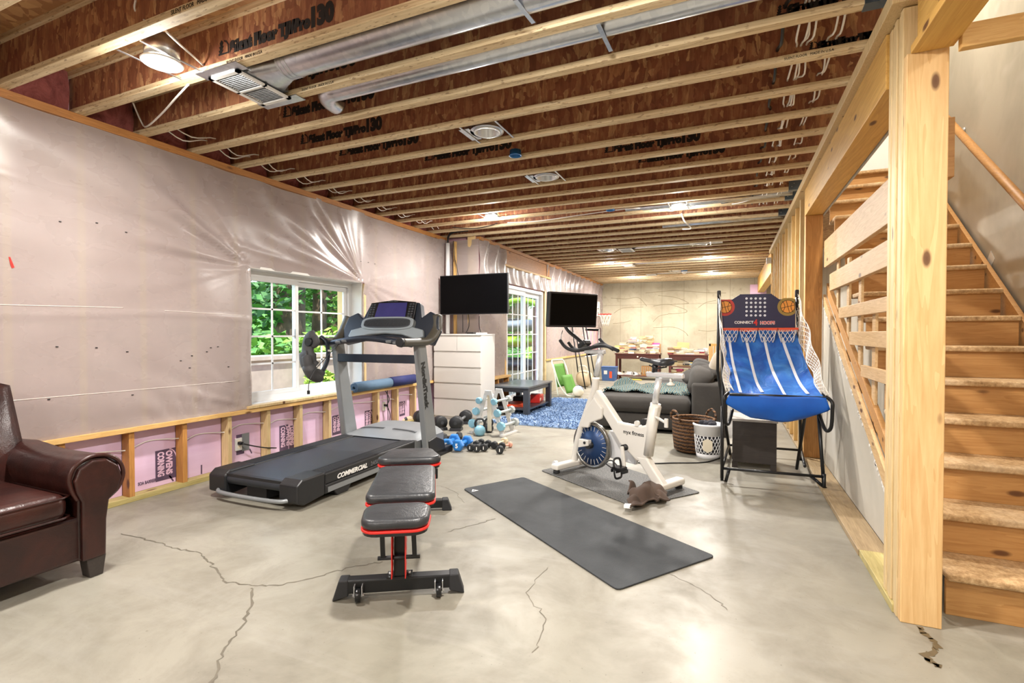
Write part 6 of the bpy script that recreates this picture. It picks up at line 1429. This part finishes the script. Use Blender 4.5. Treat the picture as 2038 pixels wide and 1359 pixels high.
# shoes on the lower shelf of the left table
def shoe(x, y, z, rz, lab, mt):
    r = thing('shoe', lab, 'shoe', (x, y, z), rz, 'pale shoes under the left book table')
    m = MB(); m.grid(lambda u, v: ((-.13+.26*u), .042*sin(pi*(v*1.0))*0+.044*cos(pi*v)*(1-.35*u*u)*(.75+.5*sin(pi*u)), .02+.085*sin(pi*v)*(1-.55*u)*(1 if u < .98 else .3)), 16, 10); m.build('upper', M[mt], r)
    m = MB(); m.prism([(-.135, -.035), (.05, -.045), (.13, -.025), (.135, .02), (.05, .045), (-.135, .035)], 0, .025, axis='z'); m.build('sole', M['white'], r)
for k, (px, dy, rz, mt) in enumerate(((1233, .1, .4, 'cream'), (1240, .3, 1.9, 'tanwt'), (1249, .12, 2.8, 'white'), (1257, .26, .3, 'cloudwhite'), (1266, .1, 1.2, 'white'), (1273, .28, 2.2, 'cream'))): shoe(onY(px, 745, FY+dy).x, FY+dy, .121, rz, 'pale shoe on the lower shelf of the left book table, %s from the left' % nth(k), mt)
r = thing('slatted_box', 'small brown slatted box on the lower shelf of the left book table', 'box', (onY(1290, 745, FY+.2).x, FY+.2, .121)); m = MB(); m.box((-.17, -.1, 0), (.17, .1, .03)); m.box((-.17, -.1, .24), (.17, .1, .26)); m.build('frame', M['riser'], r)
for k in range(6): m = MB(); m.box((-.165+.058*k, -.1, .03), (-.13+.058*k, -.08, .24)); m.build('slat', M['riser'], r)
p = onZ(1262, 757, 0); m = MB(); m.tube(catmull([(-.2, 0, .02), (-.1, .04, .025), (0, -.03, .03), (.1, .03, .025), (.2, 0, .02)], 5), .025, 8, flat=.6); o = m.build('yellow_rope', plain('yellow_toy', '#d8b93c', .6)); o.location = (p.x, 13.8, .0); tag(o, 'yellow strap lying on the floor in front of the left book table', 'strap')
# honey slatted chair at the right of the tables
p0, p1 = onY(1411, 722, 13.6), onY(1436, 684, 13.6)
r = thing('slatted_chair', 'honey-coloured wooden slatted chair behind the sofa at the far wall', 'chair', (p0.x, 13.6, 0)); w = .42; hh = p1.z
m = MB(); m.box((0, 0, .40), (w, .42, .43)); m.build('seat', M['crate'], r)
m = MB(); m.box((0, .0, hh-.06), (w, .03, hh)); m.box((0, 0, .52), (w, .03, .57)); m.build('back_rail', M['crate'], r)
for k in range(6): m = MB(); m.box((.05+.062*k, .005, .57), (.085+.062*k, .025, hh-.06)); m.build('slat', M['crate'], r)
for x in (0, w-.04):
    m = MB(); m.box((x, 0, 0), (x+.04, .035, hh)); m.build('leg', M['crate'], r); m = MB(); m.box((x, .38, 0), (x+.04, .42, .40)); m.build('leg', M['crate'], r)
# blue bin with red and white bits
p = onZ(1213, 757, 0); r = thing('storage_bin', 'blue plastic storage bin left of the book tables', 'bin', (p.x, p.y, 0)); m = MB()
m.prism([(-.17, 0), (.17, 0), (.20, .36), (-.20, .36)], -.15, .15); m.build('tub', M['binblue'], r, bevel=.01); m = MB(); m.box((-.21, -.16, .36), (.21, .16, .385)); m.build('rim', M['binblue'], r, bevel=.006); m = MB(); m.box((-.12, -.156, .18), (-.03, -.151, .28)); m.build('label_patch', M['white'], r); m = MB(); m.box((.03, -.158, .08), (.10, -.151, .26)); m.build('red_flap', M['orange'], r)
# lawn chair, ball, bag and rods by the far left wall
p = onZ(1124, 787, 0); r = thing('lawn_chair', 'folded lime green lawn chair with pale tube frame leaning on the wall', 'lawn chair', (p.x, p.y, 0), R(75)); r.scale = (.9, .9, 1.05)
m = MB()
for s in (-.27, .27):
    m.tube(catmull([(s, 0, .01), (s*1.0, .10, .45), (s*.95, .18, .64), (s*.8, .21, .70)], 5), .014, 8)
    m.tube(catmull([(s*.9, -.22, .03), (s*.9, .0, .25), (s*.9, .16, .62)], 5), .014, 8)
m.tube([(-.22, .21, .70), (.22, .21, .70)], .014, 8); m.tube(catmull([(-.25, -.22, .03), (-.1, -.30, .014), (.1, -.30, .014), (.25, -.22, .03)], 5), .014, 8); m.build('frame', M['chairframe'], r)
m = MB(); m.grid(lambda u, v: (-.24+.48*u, 0.04+.15*v, .18+.44*v), 4, 8); m.build('back_sling', M['greencloth'], r, solid=.006); m = MB(); m.grid(lambda u, v: (-.23+.46*u, -.20+.16*v, .07+.34*v), 4, 6); m.build('seat_sling', M['greencloth'], r, solid=.006)
p = onZ(1148, 791, 0); r = thing('ball', 'white and blue ball on the floor beside the green lawn chair', 'ball', (p.x, p.y+.1, .115)); m = MB(); m.ball((0, 0, 0), .115, 24, 16); m.build('skin', M['cream'], r); m = MB(); m.lathe([(.1155*cos(t), .1155*sin(t)) for t in [R(20+5*k) for k in range(14)]], (0, 0, 0), 24, mrot(-.5, .8, .6)); m.build('blue_panel', M['binblue'], r)
p = onZ(1156, 772, 0); r = thing('tote_bag', 'tan bag slumped behind the ball at the far wall', 'bag', (p.x, p.y+.3, .2)); m = MB(); m.ball((0, 0, 0), (.2, .16, .2), 16, 10, None, .8); m.build('body', M['tanwt'], r); m = MB(); m.tube(catmull([(-.1, -.12, .15), (-.08, -.16, .3), (.08, -.16, .3), (.1, -.12, .15)], 5), .012, 6); m.build('strap', M['chairframe'], r)
r = thing('rod_stand', 'tall black metal rods standing behind the bike screen by the far wall', 'stand', onZ(1168, 772, 0))
b0 = onZ(1168, 772, 0); yy = b0.y
for k, (t_, b_) in enumerate((((1139, 650), (1154, 770)), ((1147, 668), (1165, 774)), ((1160, 650), (1178, 772)), ((1166, 650), (1187, 766)))):
    q = onZ(*b_, 0); u = onY(*t_, q.y+.25); m = MB(); m.tube([q-b0, u-b0], .016, 8); m.build('rod', M['blkmetal'], r)
# mini hoop
p = onX(1193, 606, -3.585); q = onX(1193, 626, -3.585)
r = thing('mini_hoop', 'small red basketball hoop with thin net hung on the wall corner', 'basketball hoop', (-3.575, p.y-.2, q.z))
m = MB(); m.box((-.012, -.22, -.05), (0, .22, .38)); bd = m.build('backboard', M['white'], r); m = MB(); m.box((0, -.10, .03), (.003, .10, .05)); m.box((0, -.10, .16), (.003, .10, .18)); m.box((0, -.10, .05), (.003, -.085, .16)); m.box((0, .085, .05), (.003, .10, .16)); m.build('marking', M['charcoal'], bd)
m = MB(); m.tube([(.22+.17*cos(2*pi*k/24), .17*sin(2*pi*k/24), 0) for k in range(24)], .012, 6, closed=True); m.bar((0, 0, 0), (.06, 0, 0), .05, .02); m.build('rim', M['red'], r)
m = MB()
for d in (-1, 1):
    for k in range(10):
        a = 2*pi*k/10; m.tube([(.22+(.17-.08*t)*cos(a+d*t), (.17-.08*t)*sin(a+d*t), -.34*t) for t in [j/4 for j in range(5)]], .003, 4)
m.build('net', M['net'], r)
# scribbled form lines on the far concrete
m = MB()
for pts in ([(1216,593),(1245,595),(1270,592),(1287,609)], [(1222,623),(1240,613),(1280,611)], [(1310,588),(1345,592),(1369,602),(1365,604),(1335,606)], [(1300,609),(1330,606),(1362,615),(1366,621),(1345,624),(1330,624)], [(1300,640),(1312,629),(1330,625)], [(1390,612),(1405,602),(1425,598)], [(1300,652),(1340,651),(1362,660),(1369,668)], [(1220,644),(1240,642),(1255,638)], [(1390,657),(1410,659),(1430,656)], [(1285,583),(1320,580),(1345,578),(1400,582),(1445,583)]):
    m.tube(catmull([onY(x, y, YB-.001) for x, y in pts], 5), .0055, 4)
m.build('stain_line', plain('rust_line', '#857a60', .8), bpy.data.objects['wall_back'])

p = onX(27, 522, XL+.03); m = MB(); m.prism([(p.y-.012, p.z+.035), (p.y-.004, p.z+.035), (p.y+.010, p.z-.01), (p.y+.016, p.z-.028), (p.y+.004, p.z-.035), (p.y-.002, p.z-.02)], XL+.008+wrinkle(p.y, p.z), XL+.0095+wrinkle(p.y, p.z), axis='x'); tag(m.build('sticker', M['red']), 'small red sticker on the plastic sheet at the left edge, above the armchair', 'sticker')
# ---------------------------------------------------------------- outside
m = MB(); m.box((-40, -12, -.3), (-4.56, 7.1, .38)); m.box((-40, 7.1, -.3), (-3.96, 45, -.03)); tag(struct(m.build('ground_outside', M['soil'])), None)
m = MB(); m.grid(lambda u, v: (-7.2-22*u, -2+34*v, .3+3.2*u**.8+.25*sin(v*23+u*8)), 12, 30); o = m.build('bank_outside', M['grass']); struct(o)
r = thing('garden_wall', 'low pale garden wall outside the window', 'wall', (-6.6, 7.5, .38)); m = MB(); m.box((-.15, -5, 0), (.15, 3.2, .50)); m.build('wall_body', M['blockwall'], r); m = MB(); m.box((-.2, -5, .50), (.2, 3.2, .56)); m.build('coping', M['blockwall'], r)
def foliage(m, c, rad, n, ls, rnd):
    for k in range(n):
        while True:
            d = V3((rnd.uniform(-1, 1), rnd.uniform(-1, 1), rnd.uniform(-1, 1)))
            if .25 < d.length < 1: break
        p = V3(c)+V3((d.x*rad[0], d.y*rad[1], d.z*rad[2])); a = V3((rnd.uniform(-1, 1), rnd.uniform(-1, 1), rnd.uniform(-.4, .6))).normalized(); b = a.orthogonal().normalized(); s = ls*rnd.uniform(.6, 1.4)
        m.add([p-a*s, p+b*s*.45, p+a*s, p-b*s*.45], [(0, 1, 2, 3)])
rnd = random.Random(4)
trees = [(-9.5, 8.6, .34, 'leafdark'), (-11.5, 12.2, .40, 'leaf'), (-10.4, 10.4, .18, 'leaf'), (-13.5, 14.0, .45, 'leafdark'), (-9.6, 12.6, .14, 'leaflime'), (-14.5, 10.6, .38, 'leaf'), (-16, 17, .4, 'leafdark'), (-8.6, 20.5, .3, 'leaf'), (-10.5, 24, .35, 'leafdark'), (-7.2, 23.5, .2, 'leaflime'), (-12.8, 27, .4, 'leaf')]
tl = ['thick dark trunk nearest the window, left of the view', 'broad trunk behind the middle of the window', 'thin trunk between the two broad ones outside the window', 'thick trunk farther back behind the right sash', 'slender bright green sapling behind the right sash', 'broad trunk far back behind the left sash', 'dark trunk deepest in the woods outside the window', 'leafy tree beyond the kayaks outside the sliding door', 'dark tree behind the leafy one outside the sliding door', 'lime green young tree outside the sliding door', 'tall tree farthest back outside the sliding door']
for (x, y, tr_, lf), lab in zip(trees, tl):
    r = thing('tree', 'tree with a '+lab if 'trunk' in lab else lab, 'tree', (x, y, .6 if x < -8 and y < 19 else 0), 0, 'trees outside')
    m = MB(); m.tube(catmull([(0, 0, -.6), (.1*rnd.uniform(-1, 1), .1, 2.5), (.2*rnd.uniform(-1, 1), -.1, 7)], 5), [tr_*(1.15-.03*k) for k in range(11)], 14); m.build('trunk', M['bark'], r)
    m = MB()
    for k in range(5): foliage(m, (rnd.uniform(-1.2, 1.2), rnd.uniform(-1.2, 1.2), rnd.uniform(1.3, 5.0)), (1.2, 1.2, .7), 260, .13, rnd)
    o = m.build('foliage', M[lf], r)
for k, (x, y, h, lf, lab) in enumerate(((-7.6, 6.6, .8, 'leaf', 'bushy fern behind the garden wall at the left of the window'), (-7.7, 8.0, .9, 'leaflime', 'bright bush behind the garden wall in the middle of the left sash'), (-7.8, 9.3, .8, 'leaf', 'green bush behind the garden wall near the window mullion'), (-6.1, 6.2, .30, 'leaflime', 'low yellow-green plant in front of the garden wall, left one'), (-6.0, 7.4, .32, 'leaf', 'low green plant in front of the garden wall, middle one'), (-5.9, 8.3, .35, 'leafdark', 'dark seedling in front of the garden wall, right one'), (-8.5, 10.9, 1.0, 'leaf', 'large bush behind the right sash of the window'), (-6.3, 17.0, .9, 'leaflime', 'yellow-green bush outside the sliding door'), (-8.2, 17.5, 1.3, 'leafdark', 'dark bush outside the sliding door'))):
    z0 = .38 if y < 12 and x > -7 else (.5 if y < 12 else -.03)
    r = thing('shrub', lab, 'shrub', (x, y, z0), 0, 'shrubs outside'); m = MB(); foliage(m, (0, 0, h*.5), (h*.8, h*.8, h*.5), 420, .07 if h < .5 else .11, rnd); m.build('foliage', M[lf], r)
    m = MB()
    for q in range(4): m.tube([(0, 0, 0), (rnd.uniform(-.2, .2)*h, rnd.uniform(-.2, .2)*h, h*.5)], .012, 5)
    m.build('stem', M['bark'], r)
def kayak(x, y, z, mt, lab, rz=0):
    r = thing('kayak', lab, 'kayak', (x, y, z), rz, 'kayaks outside the sliding door')
    m = MB(); m.grid(lambda u, v: ((-1.5+3.0*u), .36*cos(2*pi*v)*sin(pi*min(.995, max(.005, u)))**.6, .17*sin(2*pi*v)*sin(pi*min(.995, max(.005, u)))**.5+.10*(2*u-1)**4), 30, 18); m.build('hull', M[mt], r)
    m = MB(); m.tube([(.45*cos(2*pi*k/24), .22*sin(2*pi*k/24), .16) for k in range(24)], .022, 6, closed=True); m.build('cockpit_rim', M['black'], r)
kayak(-5.5, 12.4, 1.50, 'silver', 'grey kayak on the rack outside the sliding door'); kayak(-5.5, 12.4, 1.08, 'lime', 'lime green kayak on the rack outside the sliding door'); kayak(-5.5, 12.4, .45, 'charcoal', 'dark kayak lowest on the rack outside the sliding door')
r = thing('kayak_rack', 'dark timber kayak rack outside the sliding door', 'rack', (-5.5, 12.4, -.03))
for x in (-.9, .9):
    for y in (-.42, .42): m = MB(); m.box((x-.04, y-.04, 0), (x+.04, y+.04, 2.0)); m.build('post', M['bark'], r)
    for z in (.30, .93, 1.33): m = MB(); m.box((x-.03, -.45, z), (x+.03, .45, z+.05)); m.build('arm', M['bark'], r)
r = thing('garden_arch', 'lime green plastic arch among the trees outside the sliding door', 'arch', (-6.3, 15.0, -.03)); m = MB(); m.tube([(1.15*cos(pi*k/16), 0, 1.4+1.0*sin(pi*k/16)) for k in range(17)], .09, 10); m.tube([(1.15, 0, 0), (1.15, 0, 1.4)], .09, 10); m.tube([(-1.15, 0, 0), (-1.15, 0, 1.4)], .09, 10); m.build('hoop', M['lime'], r)
# ---------------------------------------------------------------- sky and sun
w = bpy.data.worlds.new('sky'); SC.world = w; w.use_nodes = True; nt = w.node_tree; nt.nodes.clear()
o = nt.nodes.new('ShaderNodeOutputWorld'); bg = nt.nodes.new('ShaderNodeBackground'); sk = nt.nodes.new('ShaderNodeTexSky'); sk.sky_type = 'NISHITA'; sk.sun_disc = False; sk.sun_elevation = R(52); sk.sun_rotation = R(250)
nt.links.new(sk.outputs[0], bg.inputs[0]); bg.inputs[1].default_value = .50; nt.links.new(bg.outputs[0], o.inputs[0])
sd = bpy.data.lights.new('sun', 'SUN'); sd.energy = 4.0; sd.angle = R(1); sd.color = (1, .95, .86); so = bpy.data.objects.new('sun', sd); COL.objects.link(so); so.rotation_euler = Vector((-.28, .34, -.88)).to_track_quat('-Z', 'Y').to_euler()
SC.view_settings.view_transform = 'Standard'; SC.view_settings.look = 'None'; SC.view_settings.exposure = 0.88; SC.view_settings.gamma = 1.0; SC.view_settings.use_curve_mapping = False
SC.cycles.max_bounces = 8; SC.cycles.diffuse_bounces = 5; SC.cycles.transparent_max_bounces = 12; SC.cycles.sample_clamp_indirect = 6
# lettering becomes plain mesh parts
bpy.context.view_layer.update()
dg = bpy.context.evaluated_depsgraph_get()
for o in [o for o in COL.objects if o.type == 'FONT']:
    me = bpy.data.meshes.new_from_object(o.evaluated_get(dg)); me.name = 'lettering'
    n = bpy.data.objects.new('lettering', me); COL.objects.link(n); n.parent = o.parent
    n.location = o.location; n.rotation_euler = o.rotation_euler; n.scale = o.scale
    if not me.materials: me.materials.append(o.data.materials[0])
    bpy.data.objects.remove(o)
